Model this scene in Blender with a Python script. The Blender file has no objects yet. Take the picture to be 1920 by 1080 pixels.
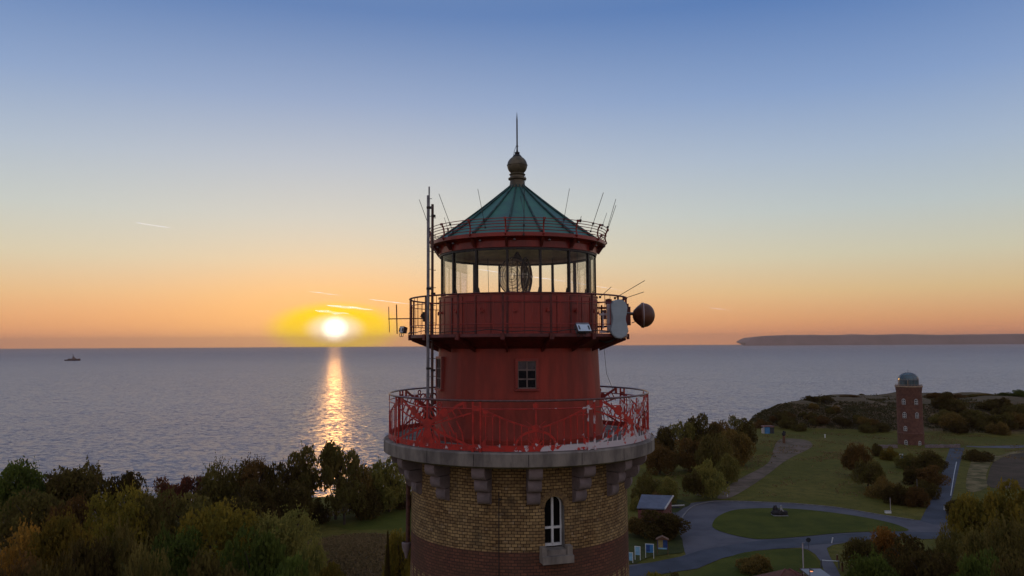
import bpy, math, random
from mathutils import Vector, Matrix, noise
from mathutils.geometry import tessellate_polygon
R_ = math.radians
sc = bpy.context.scene
C = sc.collection
random.seed(7)

# ------------------------------------------------------------------ camera
F = 1450.0; CAMZ = 30.0; PITCH = R_(4.15); ROLL = R_(0.32)
CAMROT = Matrix.Rotation(R_(90) + PITCH, 3, 'X') @ Matrix.Rotation(-ROLL, 3, 'Z')
cam = bpy.data.cameras.new('camera'); co = bpy.data.objects.new('camera', cam); C.objects.link(co)
co.matrix_world = Matrix.Translation((0, 0, CAMZ)) @ CAMROT.to_4x4()
cam.lens = 36 * F / 1920; cam.sensor_width = 36; cam.clip_start = 0.5; cam.clip_end = 200000
sc.camera = co

def ray(px, py):
    return CAMROT @ Vector(((px - 960) / F, (540 - py) / F, -1))
def onz(px, py, z=0.0):
    d = ray(px, py); t = (z - CAMZ) / d.z
    return Vector((d.x * t, d.y * t, z))
def aty(px, py, Y):
    d = ray(px, py); t = Y / d.y
    return Vector((d.x * t, Y, CAMZ + d.z * t))

# ------------------------------------------------------------------ world, sun, exposure
SUN_AZ = math.atan((628 - 960) / F); SUN_EL = R_(1.15)
SUND = Vector((math.sin(SUN_AZ) * math.cos(SUN_EL), math.cos(SUN_AZ) * math.cos(SUN_EL), math.sin(SUN_EL)))
def lin(c):
    return tuple(((v / 255) / 12.92 if v / 255 <= .04045 else ((v / 255 + .055) / 1.055) ** 2.4) for v in c)
class NT:
    def __init__(s, tree): s.t = tree; s.t.nodes.clear()
    def n(s, kind, **kw):
        nd = s.t.nodes.new(kind)
        for k, v in kw.items():
            if k.startswith('i_'):
                key = k[2:]; key = int(key) if key.isdigit() else key.replace('_', ' ')
                s.set(nd.inputs[key], v)
            else: setattr(nd, k, v)
        return nd
    def set(s, inp, v):
        if isinstance(v, bpy.types.NodeSocket): s.t.links.new(v, inp)
        elif isinstance(v, bpy.types.Node): s.t.links.new(v.outputs[0], inp)
        else:
            if inp.type == 'RGBA' and len(v) == 3: v = (*v, 1)
            inp.default_value = v
    def math(s, op, a, b=0.0, c=None, clamp=False):
        nd = s.n('ShaderNodeMath', operation=op, use_clamp=clamp)
        s.set(nd.inputs[0], a); s.set(nd.inputs[1], b)
        if c is not None: s.set(nd.inputs[2], c)
        return nd.outputs[0]
    def vmath(s, op, a, b=None):
        nd = s.n('ShaderNodeVectorMath', operation=op); s.set(nd.inputs[0], a)
        if b is not None: s.set(nd.inputs[1], b)
        return nd
    def mixc(s, f, a, b, blend='MIX'):
        nd = s.n('ShaderNodeMix', data_type='RGBA', blend_type=blend)
        s.set(nd.inputs[0], f); s.set(nd.inputs[6], a); s.set(nd.inputs[7], b)
        return nd.outputs[2]
    def ramp(s, fac, stops, interp='LINEAR'):
        nd = s.n('ShaderNodeValToRGB'); cr = nd.color_ramp; cr.interpolation = interp
        while len(cr.elements) < len(stops): cr.elements.new(.5)
        for e, (p, c) in zip(cr.elements, stops):
            e.position = p; e.color = (*c, 1) if len(c) == 3 else c
        s.set(nd.inputs[0], fac); return nd.outputs[0]
    def noise(s, vec, scale, detail=3, rough=.55):
        nd = s.n('ShaderNodeTexNoise', i_Scale=scale, i_Detail=detail, i_Roughness=rough)
        s.set(nd.inputs['Vector'], vec); return nd.outputs[0]
    def sm(s, v, a, b, lo=0.0, hi=1.0):
        nd = s.n('ShaderNodeMapRange', interpolation_type='SMOOTHSTEP')
        s.set(nd.inputs[0], v)
        for i, q in enumerate((a, b, lo, hi)): nd.inputs[i + 1].default_value = q
        return nd.outputs[0]

w = bpy.data.worlds.new('World'); sc.world = w; w.use_nodes = True
T = NT(w.node_tree)
tc = T.n('ShaderNodeTexCoord').outputs['Generated']
vd = T.vmath('NORMALIZE', tc).outputs[0]
sep = T.n('ShaderNodeSeparateXYZ'); T.set(sep.inputs[0], vd)
el = sep.outputs[2]
elf = T.math('MULTIPLY', el, 1.0, clamp=True)
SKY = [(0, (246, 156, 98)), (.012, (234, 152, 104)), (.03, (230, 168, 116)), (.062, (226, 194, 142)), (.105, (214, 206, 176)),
       (.16, (194, 202, 198)), (.225, (171, 187, 205)), (.30, (136, 162, 201)), (.40, (88, 126, 181)), (.6, (118, 138, 172)), (1, (150, 158, 178))]  # stops above the view brightened past a natural dawn zenith, lighting the foreground
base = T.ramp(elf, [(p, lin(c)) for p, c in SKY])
BACK = [(0, (178, 150, 158)), (.05, (196, 168, 172)), (.15, (212, 194, 188)), (.3, (192, 184, 190)), (.5, (164, 166, 182)), (1, (150, 158, 178))]  # sky behind the view, brightness raised to light the near side
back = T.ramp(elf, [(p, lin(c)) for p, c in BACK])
sh = Vector((SUND.x, SUND.y, 0)).normalized()
dh = T.vmath('DOT_PRODUCT', vd, tuple(sh)).outputs['Value']
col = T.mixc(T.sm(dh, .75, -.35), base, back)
# darker and bluer away from the sun across the view, as on the photograph's right
col = T.mixc(T.sm(dh, 1.0, .72, 0, .35), col, T.mixc(1.0, col, (.72, .80, .95), 'MULTIPLY'))
# warm glow round the sun
dif = T.vmath('SUBTRACT', vd, tuple(SUND)).outputs[0]
ds = T.n('ShaderNodeSeparateXYZ'); T.set(ds.inputs[0], dif)
hx = T.math('SQRT', T.math('ADD', T.math('POWER', ds.outputs[0], 2.0), T.math('POWER', ds.outputs[1], 2.0)))
def ell(ax, az):
    a = T.math('POWER', T.math('DIVIDE', hx, ax), 2.0); b = T.math('POWER', T.math('DIVIDE', ds.outputs[2], az), 2.0)
    return T.math('SQRT', T.math('ADD', a, b))
def gauss(ax, az):
    d = ell(ax, az); return T.math('EXPONENT', T.math('MULTIPLY', T.math('POWER', d, 2.0), -1.0))
col = T.mixc(T.math('MULTIPLY', gauss(.40, .24), .40), col, lin((226, 216, 200)))
col = T.mixc(T.math('MULTIPLY', gauss(.52, .058), .66), col, lin((255, 172, 96)))
col = T.mixc(T.math('MULTIPLY', gauss(.19, .075), .62), col, lin((255, 206, 128)))
col = T.mixc(T.sm(ell(.088, .036), 1.08, .60, 0, 1), col, lin((255, 222, 0)))
col = T.mixc(T.sm(ell(.044, .023), 1.0, .30, 0, 1), col, (1.15, 1.05, .72))
disc = T.sm(ell(.017, .0155), 1.2, .2)
col = T.mixc(disc, col, (3.0, 2.7, 2.1))
sky = T.n('ShaderNodeTexSky', sky_type='NISHITA', sun_disc=False, sun_elevation=SUN_EL, sun_rotation=SUN_AZ)
nis = T.n('ShaderNodeBackground', i_Color=sky, i_Strength=0.012)
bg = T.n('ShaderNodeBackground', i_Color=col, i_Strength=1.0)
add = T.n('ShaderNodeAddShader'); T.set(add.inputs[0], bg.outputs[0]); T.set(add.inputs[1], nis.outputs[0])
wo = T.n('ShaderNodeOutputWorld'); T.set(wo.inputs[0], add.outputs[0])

sl = bpy.data.lights.new('sun', 'SUN'); sl.energy = .12; sl.angle = R_(.9); sl.color = (1, .45, .12)
so = bpy.data.objects.new('sun', sl); C.objects.link(so)
so.rotation_euler = SUND.to_track_quat('Z', 'Y').to_euler(); so.location = (0, 0, 200)
sc.view_settings.view_transform = 'Standard'; sc.view_settings.look = 'None'
sc.view_settings.exposure = 0; sc.view_settings.gamma = 1
cy = sc.cycles
cy.max_bounces = 8; cy.transparent_max_bounces = 16; cy.volume_bounces = 0; cy.use_denoising = True
cy.sample_clamp_indirect = 4; cy.caustics_reflective = False; cy.caustics_refractive = False

# ------------------------------------------------------------------ materials
def mat(name, col, rough=.7, metal=0.0, var=.25, vscale=3.0, bump=0.0, bscale=20.0, spec=.4, col2=None, em=None, coords='Object', trans=0, bdist=.02, zs=1.0):
    m = bpy.data.materials.new(name); m.use_nodes = True; t = NT(m.node_tree)
    b = t.n('ShaderNodeBsdfPrincipled', i_Roughness=rough, i_Metallic=metal)
    b.inputs['Specular IOR Level'].default_value = spec
    o = t.n('ShaderNodeOutputMaterial'); t.set(o.inputs[0], b.outputs[0])
    cc = t.n('ShaderNodeTexCoord').outputs[coords]
    if zs != 1.0: mq = t.n('ShaderNodeMapping'); t.set(mq.inputs[0], cc); mq.inputs['Scale'].default_value = (1, 1, zs); cc = mq.outputs[0]
    if var > 0 or col2:
        n1 = t.noise(cc, vscale, 5, .6)
        c2 = col2 or tuple(v * (1 - var) for v in col)
        c1 = col if col2 else tuple(v * (1 + var) for v in col)
        t.set(b.inputs['Base Color'], t.mixc(t.sm(n1, .36, .64), c1, c2))
    else: t.set(b.inputs['Base Color'], col)
    if bump > 0:
        bn = t.n('ShaderNodeBump', i_Strength=bump, i_Distance=bdist); t.set(bn.inputs['Height'], t.noise(cc, bscale, 4))
        t.set(b.inputs['Normal'], bn.outputs[0])
    if em:
        t.set(b.inputs['Emission Color'], em[0]); b.inputs['Emission Strength'].default_value = em[1]
    m['_'] = 1
    return m
M = {}
M['red'] = mat('red_paint', (.34, .030, .016), .38, 0, 0, 2.0, .25, 30, .5, col2=(.20, .020, .013), zs=.3)
M['red_drum'] = mat('red_masonry_paint', (.36, .038, .020), .55, 0, 0, 2.6, .5, 8, .4, col2=(.22, .026, .013), zs=.22)
M['red_dark'] = mat('dark_red_iron', (.11, .018, .014), .5, 0, .3, 5, .2, 20)
M['iron'] = mat('dark_iron', (.035, .028, .026), .5, .3, .3, 8)
M['greymetal'] = mat('galvanised_steel', (.17, .17, .19), .42, .6, .2, 10)
M['brownpipe'] = mat('brown_pipe_paint', (.085, .035, .025), .5, 0, .3, 8)
M['stone'] = mat('granite_stone', (.27, .235, .20), .85, 0, 0, 2.2, .6, 25, .2, col2=(.13, .112, .10), zs=.35)
M['stone2'] = mat('weathered_console_stone', (.24, .19, .19), .85, 0, 0, 3, .5, 18, .2, col2=(.16, .13, .13))
M['concrete'] = mat('balcony_concrete', (.20, .19, .18), .9, 0, .25, 3, .3, 15)
M['copper'] = mat('green_copper', (.052, .19, .135), .5, .15, 0, 1.6, .25, 14, .5, col2=(.045, .13, .12))
M['copper_rib'] = mat('dark_copper_seam', (.035, .075, .065), .55, .3, .4, 6)
M['ball'] = mat('weathered_bronze', (.115, .092, .055), .5, .2, .35, 5, .3, 20)
M['white'] = mat('white_paint', (.70, .70, .68), .5, 0, .08, 6)
M['winframe'] = mat('greyed_window_frame', (.16, .115, .10), .6, 0, .2, 8)
M['palegrey'] = mat('pale_radome', (.34, .40, .44), .55, 0, .06, 6)
M['pinkwhite'] = mat('off_white_steel', (.50, .42, .43), .5, 0, .1, 6)
M['darkwin'] = mat('dark_window_glass', (.008, .007, .008), .1, 0, 0, 1, 0, 1, .15)
M['greywin'] = mat('grey_window_glass', (.075, .06, .065), .25, 0, .2, 9)  # plain grey panes, paler than the dark window glass
M['dishbrown'] = mat('dark_dish_shroud', (.125, .048, .028), .45, 0, .2, 5)
M['ceil'] = mat('warm_bounce_ceiling', (.80, .62, .42), .34, .75, .15, 3)  # brassy reflective finish made up so the ceiling picks up warm sky light
M['black'] = mat('black_rubber', (.02, .02, .02), .6, 0, .1, 4)
M['brass'] = mat('lens_brass', (.30, .20, .08), .3, .8, .2, 10)
M['whitegloss'] = mat('floodlight_glass', (.55, .66, .78), .15, 0, .03, 6, spec=.8)  # pale blue: the reflected sky is put into the colour

def brickmat():
    m = bpy.data.materials.new('banded_brick'); m.use_nodes = True; t = NT(m.node_tree)
    b = t.n('ShaderNodeBsdfPrincipled', i_Roughness=.85); b.inputs['Specular IOR Level'].default_value = .2
    o = t.n('ShaderNodeOutputMaterial'); t.set(o.inputs[0], b.outputs[0])
    uv = t.n('ShaderNodeTexCoord').outputs['UV']
    sp = t.n('ShaderNodeSeparateXYZ'); t.set(sp.inputs[0], uv)
    u, v = sp.outputs[0], sp.outputs[1]
    kn = t.n('ShaderNodeTexNoise', i_Scale=2.3, i_Detail=2.0); t.set(kn.inputs['Vector'], uv); wv = t.vmath('SCALE', t.vmath('SUBTRACT', kn.outputs[1], (.5, .5, .5)).outputs[0]); wv.inputs['Scale'].default_value = .05; uvw = t.vmath('ADD', uv, wv.outputs[0]).outputs[0]
    def brick(c1, c2, mo):
        k = t.n('ShaderNodeTexBrick', i_Color1=c1, i_Color2=c2, i_Mortar=mo, i_Scale=1.0)
        k.inputs['Mortar Size'].default_value = .008; k.inputs['Mortar Smooth'].default_value = .3
        k.inputs['Brick Width'].default_value = .135; k.inputs['Row Height'].default_value = .068; k.inputs['Bias'].default_value = -.1
        t.set(k.inputs['Vector'], uvw); return k
    y = brick((.41, .275, .12), (.22, .142, .068), (.045, .030, .022))
    r = brick((.20, .082, .050), (.115, .050, .034), (.05, .034, .03))
    n1 = t.noise(uv, 1.1, 5, .6); n2 = t.noise(uv, 5.5, 3, .6)
    yc = t.mixc(t.sm(n1, .42, .68, 0, .55), y.outputs[0], t.mixc(1.0, y.outputs[0], (.62, .50, .42), 'MULTIPLY'))
    yc = t.mixc(t.math('MULTIPLY', t.sm(n2, .58, .70, 0, .6), t.math('SUBTRACT', 1.0, y.outputs[1])), yc, (.40, .30, .19))
    cell = t.n('ShaderNodeTexWhiteNoise', noise_dimensions='2D'); cb = t.vmath('SNAP', uvw); t.set(cb.inputs[1], (.135, .068, 1)); t.set(cell.inputs[0], cb.outputs[0])
    yc = t.mixc(t.sm(cell.outputs[0], .55, 1.0, 0, .55), yc, t.mixc(1.0, yc, (.45, .40, .38), 'MULTIPLY'))
    yc = t.mixc(t.sm(t.noise(t.n('ShaderNodeTexCoord').outputs['Object'], 1.6, 5, .7), .52, .70, 0, .55), yc, (.075, .058, .035))
    # dog-tooth: pairs of yellow and red bricks under the dark band
    band_top, band_bot = BT, BB
    inband = t.math('MULTIPLY', t.math('LESS_THAN', v, band_top), t.math('GREATER_THAN', v, band_bot))
    tooth = t.math('MULTIPLY', t.math('MULTIPLY', t.math('GREATER_THAN', v, band_bot), t.math('LESS_THAN', v, band_bot + .068 * 4)),
                   t.math('LESS_THAN', t.math('FRACT', t.math('DIVIDE', u, .27)), .5))
    m2 = t.math('SUBTRACT', inband, tooth, clamp=True)
    cc = t.mixc(m2, yc, t.mixc(t.sm(n1, .4, .6, 0, .6), r.outputs[0], (.10, .055, .035)))
    t.set(b.inputs['Base Color'], cc)
    bn = t.n('ShaderNodeBump', i_Strength=.9, i_Distance=.010)
    t.set(bn.inputs['Height'], t.math('ADD', t.math('SUBTRACT', 1.0, y.outputs[1]), t.math('MULTIPLY', n2, .8)))
    t.set(b.inputs['Normal'], bn.outputs[0]); return m

def primer_mat():
    m = bpy.data.materials.new('red_paint_over_white_primer'); m.use_nodes = True; t = NT(m.node_tree)
    b = t.n('ShaderNodeBsdfPrincipled', i_Roughness=.4)
    o = t.n('ShaderNodeOutputMaterial'); t.set(o.inputs[0], b.outputs[0])
    oc = t.n('ShaderNodeTexCoord').outputs['Object']
    s = t.n('ShaderNodeSeparateXYZ'); t.set(s.inputs[0], oc)
    n = t.noise(oc, 5.5, 4, .65)
    n0 = t.noise(oc, 40, 2, .5)
    bias = t.math('ADD', t.sm(s.outputs[0], -1.6, 2.6, -.17, .105), t.sm(s.outputs[2], ZDECK + .35, ZDECK + .08, -.06, .12))
    bias = t.math('SUBTRACT', bias, t.sm(s.outputs[1], -1.6, 1.0, 0, .3))
    f = t.sm(t.math('ADD', t.math('ADD', n, t.math('MULTIPLY', n0, .08)), bias), .60, .665, 0, .92)
    cr = t.mixc(t.sm(n, .4, .6), (.50, .026, .016), (.32, .020, .014))
    t.set(b.inputs['Base Color'], t.mixc(f, cr, (.62, .58, .60)))
    return m

def glassmat(name, tint=(.93, .95, .95), rough=0.0, refl=.8):
    m = bpy.data.materials.new(name); m.use_nodes = True; t = NT(m.node_tree)
    tr = t.n('ShaderNodeBsdfTransparent', i_Color=tint); gl = t.n('ShaderNodeBsdfGlossy', i_Roughness=rough, i_Color=(.9, .9, .9))
    lw = t.n('ShaderNodeFresnel', i_IOR=1.5)
    mx = t.n('ShaderNodeMixShader'); t.set(mx.inputs[0], t.math('MULTIPLY', lw, refl)); t.set(mx.inputs[1], tr.outputs[0]); t.set(mx.inputs[2], gl.outputs[0])
    o = t.n('ShaderNodeOutputMaterial'); t.set(o.inputs[0], mx.outputs[0]); return m
M['pane'] = glassmat('lantern_glass', (.97, .98, .98), 0, .5)
def prism(name, dc, tc, df, tf):
    m = bpy.data.materials.new(name); m.use_nodes = True; t = NT(m.node_tree)
    b = t.n('ShaderNodeBsdfGlossy', i_Roughness=.22, i_Color=(.95, .92, .84)); d = t.n('ShaderNodeBsdfTranslucent', i_Color=dc); tr = t.n('ShaderNodeBsdfTransparent', i_Color=tc)
    m1 = t.n('ShaderNodeMixShader', i_0=df); t.set(m1.inputs[1], b.outputs[0]); t.set(m1.inputs[2], d.outputs[0])
    mx = t.n('ShaderNodeMixShader', i_0=tf); t.set(mx.inputs[1], m1.outputs[0]); t.set(mx.inputs[2], tr.outputs[0])
    o = t.n('ShaderNodeOutputMaterial'); t.set(o.inputs[0], mx.outputs[0]); return m
M['prism'] = prism('lens_prism_glass', (1, .98, .93), (1, .99, .96), .5, .58); M['prism2'] = prism('shaded_prism_glass', (.16, .13, .10), (.75, .70, .62), .6, .35)  # prism2: the side panel's shade is put into a darker glass colour

def leafmat(name, a, b2, tr=.48):
    m = bpy.data.materials.new(name); m.use_nodes = True; t = NT(m.node_tree)
    oi = t.n('ShaderNodeObjectInfo'); oc = t.n('ShaderNodeTexCoord').outputs['Object']
    ge = t.n('ShaderNodeNewGeometry').outputs['Random Per Island']
    n = t.noise(oc, 2.6, 3, .6)
    c = t.mixc(t.sm(n, .38, .62), a, b2)
    c = t.mixc(t.math('MULTIPLY', ge, .55), c, t.mixc(.5, a, tuple(v * .35 for v in b2)))
    hs = t.n('ShaderNodeHueSaturation', i_Color=c); t.set(hs.inputs['Value'], t.sm(oi.outputs['Random'], 0, 1, .75, 1.25))
    t.set(hs.inputs['Hue'], t.sm(oi.outputs['Random'], 0, 1, .485, .51))
    d = t.n('ShaderNodeBsdfDiffuse', i_Color=hs); tl = t.n('ShaderNodeBsdfTranslucent', i_Color=hs)
    mx = t.n('ShaderNodeMixShader', i_0=tr); t.set(mx.inputs[1], d.outputs[0]); t.set(mx.inputs[2], tl.outputs[0])
    o = t.n('ShaderNodeOutputMaterial'); t.set(o.inputs[0], mx.outputs[0]); return m
L = {'green': leafmat('green_leaves', (.115, .135, .026), (.07, .085, .020)),
     'yellow': leafmat('yellow_green_leaves', (.31, .225, .034), (.16, .14, .026)),
     'dark': leafmat('dark_leaves', (.150, .118, .032), (.090, .062, .022)),
     'brown': leafmat('brown_leaves', (.23, .135, .040), (.13, .088, .028)),
     'rust': leafmat('rust_leaves', (.24, .085, .042), (.12, .058, .032)),
     'olive': leafmat('olive_leaves', (.27, .215, .056), (.145, .135, .036)),
     'orange': leafmat('orange_leaves', (.42, .20, .036), (.23, .135, .034))}
M['bark'] = mat('bark', (.05, .036, .026), .9, 0, .4, 4, .6, 12)

# ------------------------------------------------------------------ mesh builder and object helpers
class MB:
    def __init__(s): s.v = []; s.f = []; s.uv = None
    def add(s, vs, fs):
        o = len(s.v); s.v += [tuple(v) for v in vs]; s.f += [tuple(i + o for i in f) for f in fs]
    def box(s, c, size, rot=None, taper=1.0):
        x, y, z = (q / 2 for q in size); c = Vector(c)
        vs = []
        for k, t in ((-1, 1.0), (1, taper)):
            for a, b in ((-1, -1), (1, -1), (1, 1), (-1, 1)): vs.append(Vector((a * x * t, b * y * t, k * z)))
        if rot: vs = [rot @ v for v in vs]
        s.add([v + c for v in vs], [(3, 2, 1, 0), (4, 5, 6, 7), (0, 1, 5, 4), (1, 2, 6, 5), (2, 3, 7, 6), (3, 0, 4, 7)])
    def tube(s, pts, r, n=8, closed=False, r2=None):
        pts = [Vector(p) for p in pts]; m = len(pts); rings = []
        prev = None
        for i, p in enumerate(pts):
            if closed: d = pts[(i + 1) % m] - pts[i - 1]
            else: d = pts[min(i + 1, m - 1)] - pts[max(i - 1, 0)]
            d.normalize()
            if prev is None:
                a = d.cross(Vector((0, 0, 1)))
                if a.length < .05: a = d.cross(Vector((1, 0, 0)))
            else: a = prev - d * prev.dot(d)
            a.normalize(); prev = a; b = d.cross(a)
            rr = r if r2 is None else r + (r2 - r) * i / max(1, m - 1)
            rings.append([p + (a * math.cos(q) + b * math.sin(q)) * rr for q in (2 * math.pi * k / n for k in range(n))])
        vs = [v for g in rings for v in g]; fs = []
        for i in range(m if closed else m - 1):
            for k in range(n):
                j = (i + 1) % m
                fs.append((i * n + k, i * n + (k + 1) % n, j * n + (k + 1) % n, j * n + k))
        if not closed: fs += [tuple(range(n))[::-1], tuple((m - 1) * n + k for k in range(n))]
        s.add(vs, fs)
    def lathe(s, prof, n=64, a0=0, a1=360, c=(0, 0, 0), axis=None, cap=False):
        full = abs(a1 - a0 - 360) < 1e-6; m = n if full else n + 1; c = Vector(c); vs = []
        for i in range(m):
            t = R_(a0 + (a1 - a0) * i / n)
            for r, z in prof:
                p = Vector((r * math.sin(t), -r * math.cos(t), z))
                if axis is not None: p = axis @ p
                vs.append(p + c)
        k = len(prof); fs = []
        for i in range(n):
            j = (i + 1) % m
            for q in range(k - 1): fs.append((i * k + q, j * k + q, j * k + q + 1, i * k + q + 1))
        if cap: fs += [tuple(i * k for i in range(m))[::-1], tuple(i * k + k - 1 for i in range(m))]
        s.add(vs, fs)
    def arc(s, R, z, r, a0=0, a1=360, n=96, k=6):
        closed = abs(a1 - a0) >= 360; m = n if closed else n + 1
        s.tube([(R * math.sin(t), -R * math.cos(t), z) for t in (R_(a0 + (a1 - a0) * i / n) for i in range(m))], r, k, closed)
    def prism(s, poly, z0, z1, xf=None):
        n = len(poly); vs = [Vector((x, y, z0)) for x, y in poly] + [Vector((x, y, z1)) for x, y in poly]
        if xf: vs = [xf @ v for v in vs]
        tri = tessellate_polygon([[Vector((x, y, 0)) for x, y in poly]])
        s.add(vs, [tuple(t)[::-1] for t in tri] + [tuple(q + n for q in t) for t in tri] + [(i, (i + 1) % n, (i + 1) % n + n, i + n) for i in range(n)])
    def build(s, name, m, parent=None, smooth=False, loc=None):
        me = bpy.data.meshes.new(name); me.from_pydata(s.v, [], s.f)
        import bmesh
        bm = bmesh.new(); bm.from_mesh(me); bmesh.ops.recalc_face_normals(bm, faces=bm.faces); bm.to_mesh(me); bm.free()
        me.materials.append(m)
        if smooth:
            me.polygons.foreach_set('use_smooth', [True] * len(me.polygons))
            try: me.set_sharp_from_angle(angle=R_(38))
            except Exception: pass
        o = bpy.data.objects.new(name, me); C.objects.link(o)
        if parent: o.parent = parent
        if loc is not None: o.location = loc
        return o
def tag(o, label=None, cat=None, group=None, kind=None):
    if label: o['label'] = label
    if cat: o['category'] = cat
    if group: o['group'] = group
    if kind: o['kind'] = kind
    return o
def empty(name, loc, label, cat, group=None, rz=0):
    o = bpy.data.objects.new(name, None); C.objects.link(o); o.location = loc; o.rotation_euler.z = rz
    o.empty_display_size = .5
    return tag(o, label, cat, group)
def P(th, r, z): return Vector((r * math.sin(R_(th)), -r * math.cos(R_(th)), z))
def sstep(a, b, x):
    t = max(0, min(1, (x - a) / (b - a))); return t * t * (3 - 2 * t)

# ------------------------------------------------------------------ sea, far land, terrain
def seamat():
    m = bpy.data.materials.new('sea_water'); m.use_nodes = True; t = NT(m.node_tree)
    b = t.n('ShaderNodeBsdfPrincipled', i_Roughness=.30, i_IOR=1.33); t.set(b.inputs['Base Color'], (.15, .145, .185))
    o = t.n('ShaderNodeOutputMaterial'); t.set(o.inputs[0], b.outputs[0])
    oc = t.n('ShaderNodeTexCoord').outputs['Object']
    def nc(sx, sy, rz, det, rough):
        q = t.n('ShaderNodeMapping'); t.set(q.inputs[0], oc); q.inputs['Scale'].default_value = (sx, sy, 1); q.inputs['Rotation'].default_value = (0, 0, rz)
        k = t.n('ShaderNodeTexNoise', i_Scale=1.0, i_Detail=det, i_Roughness=rough); t.set(k.inputs['Vector'], q.outputs[0]); return t.vmath('SUBTRACT', k.outputs[1], (.5, .5, .5)).outputs[0]
    def sc_v(v, k): q = t.vmath('SCALE', v); t.set(q.inputs['Scale'], k); return q.outputs[0]
    gust = t.sm(t.noise(oc, .0016, 4, .6), .35, .65, .75, 1.15)
    v = t.vmath('ADD', sc_v(nc(.045, .075, .3, 3, .6), .32), sc_v(nc(.20, .32, -.2, 4, .7), 1.7)).outputs[0]
    v = t.vmath('ADD', v, sc_v(nc(.9, 1.3, .1, 2, .6), .9)).outputs[0]
    v = t.vmath('MULTIPLY', sc_v(v, gust), (1.4, 1.15, 0)).outputs[0]
    nn = t.vmath('NORMALIZE', t.vmath('ADD', v, (0, -.03, 1)).outputs[0])
    sy = t.n('ShaderNodeSeparateXYZ'); t.set(sy.inputs[0], oc); t.set(b.inputs['Roughness'], t.sm(sy.outputs[1], 300, 7000, .28, .40))
    t.set(b.inputs['Normal'], nn.outputs[0]); return m
mb = MB()
S = 32000; SEA = -43.0
xs = [-S, -18000, -5000, -1500, -400, 400, 1500, 5000, 18000, S]; ys = [-S, -18000, -5000, -500, 100, 700, 1500, 5000, 18000, S]
for yy in ys:
    for xx in xs: mb.v.append((xx, yy, SEA))
for j in range(9):
    for i in range(9): mb.f.append((j * 10 + i, j * 10 + i + 1, (j + 1) * 10 + i + 1, (j + 1) * 10 + i))
tag(mb.build('sea', seamat()), kind='structure')

EDGE = [(-600, 100), (-300, 120), (-90, 140), (-35, 156), (-20, 162), (20, 185), (45, 232), (72, 262), (92, 300), (120, 326), (160, 336), (220, 336), (320, 330), (900, 322)]
def yc(x):
    for (x0, y0), (x1, y1) in zip(EDGE, EDGE[1:]):
        if x <= x1: return y0 + (y1 - y0) * (x - x0) / (x1 - x0)
    return EDGE[-1][1]
YB = [(60, 285), (95, 262), (115, 256), (130, 254), (150, 246), (190, 240), (260, 236), (500, 225)]
def yb(x):
    if x <= 60: return 285
    for (x0, y0), (x1, y1) in zip(YB, YB[1:]):
        if x <= x1: return y0 + (y1 - y0) * (x - x0) / (x1 - x0)
    return 225
def H(x, y):
    z = 0.0
    b = yb(x); r = sstep(b, b + 46, y) * sstep(92, 132, x)
    z += 7.6 * r + (noise.noise(Vector((x * .05, y * .05, 2))) * 1.6 + noise.noise(Vector((x * .14, y * .14, 5))) * .7) * r
    d = math.hypot((x - 107) / 21, (y - 291) / 26); m = sstep(1, 0, d)
    z += (7.6 * (1 - r) + 1.0) * m + noise.noise(Vector((x * .12, y * .12, 9))) * 1.0 * m
    # hummock of dry grass, left of the tower
    z += 3.0 * sstep(1, 0, math.hypot((x + 23) / 15, (y - 104) / 26))
    if x < -45: z += sstep(-45, -80, x) * 1.0
    e = yc(x) + noise.noise(Vector((x * .03, 3, 3))) * 6
    c = sstep(e, e + 42, y)
    z = z * (1 - c) + c * (-55) + (noise.noise(Vector((x * .08, y * .08, 1))) * 5 * c * (1 - c) * 4)
    # the land ends in cliffs behind and beside the camera as well
    c2 = max(sstep(560, 640, x), sstep(-460, -540, x), sstep(-380, -460, y))
    return z * (1 - c2) - 55 * c2
def groundmat():
    m = bpy.data.materials.new('meadow_ground'); m.use_nodes = True; t = NT(m.node_tree)
    b = t.n('ShaderNodeBsdfPrincipled', i_Roughness=.95); b.inputs['Specular IOR Level'].default_value = .1
    o = t.n('ShaderNodeOutputMaterial'); t.set(o.inputs[0], b.outputs[0])
    oc = t.n('ShaderNodeTexCoord').outputs['Object']; s = t.n('ShaderNodeSeparateXYZ'); t.set(s.inputs[0], oc)
    n1 = t.noise(oc, .045, 5, .6); n2 = t.noise(oc, .5, 5, .7); n3 = t.noise(oc, 3.0, 3, .6)
    g = t.mixc(t.sm(n1, .4, .62), (.105, .096, .014), (.15, .122, .024))
    g = t.mixc(t.sm(n2, .42, .66, 0, .7), g, (.070, .068, .011))
    scrub = t.mixc(t.sm(n2, .40, .60), (.19, .125, .072), (.085, .062, .036))
    scrub = t.mixc(t.sm(t.noise(oc, .16, 4, .6), .5, .62, 0, .8), scrub, (.070, .066, .026))
    hi = t.sm(t.math('ADD', s.outputs[2], t.math('MULTIPLY', n2, 1.2)), .7, 1.6)
    c = t.mixc(hi, g, scrub)
    top = t.math('MULTIPLY', t.sm(s.outputs[2], 6.6, 8.2), .7); c = t.mixc(top, c, (.12, .088, .050))  # paler rampart tops: the lit strip is put into the ground colour
    cl = t.sm(s.outputs[2], -2, -8); c = t.mixc(cl, c, t.mixc(n2, (.16, .14, .11), (.05, .045, .03)))
    t.set(b.inputs['Base Color'], t.mixc(t.sm(n3, .35, .7, 0, .45), c, t.mixc(.5, c, (.01, .012, .005))))
    bn = t.n('ShaderNodeBump', i_Strength=.9, i_Distance=.25); t.set(bn.inputs['Height'], t.math('ADD', n2, t.math('MULTIPLY', n3, .5)))
    t.set(b.inputs['Normal'], bn.outputs[0]); return m
mb = MB()
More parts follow.
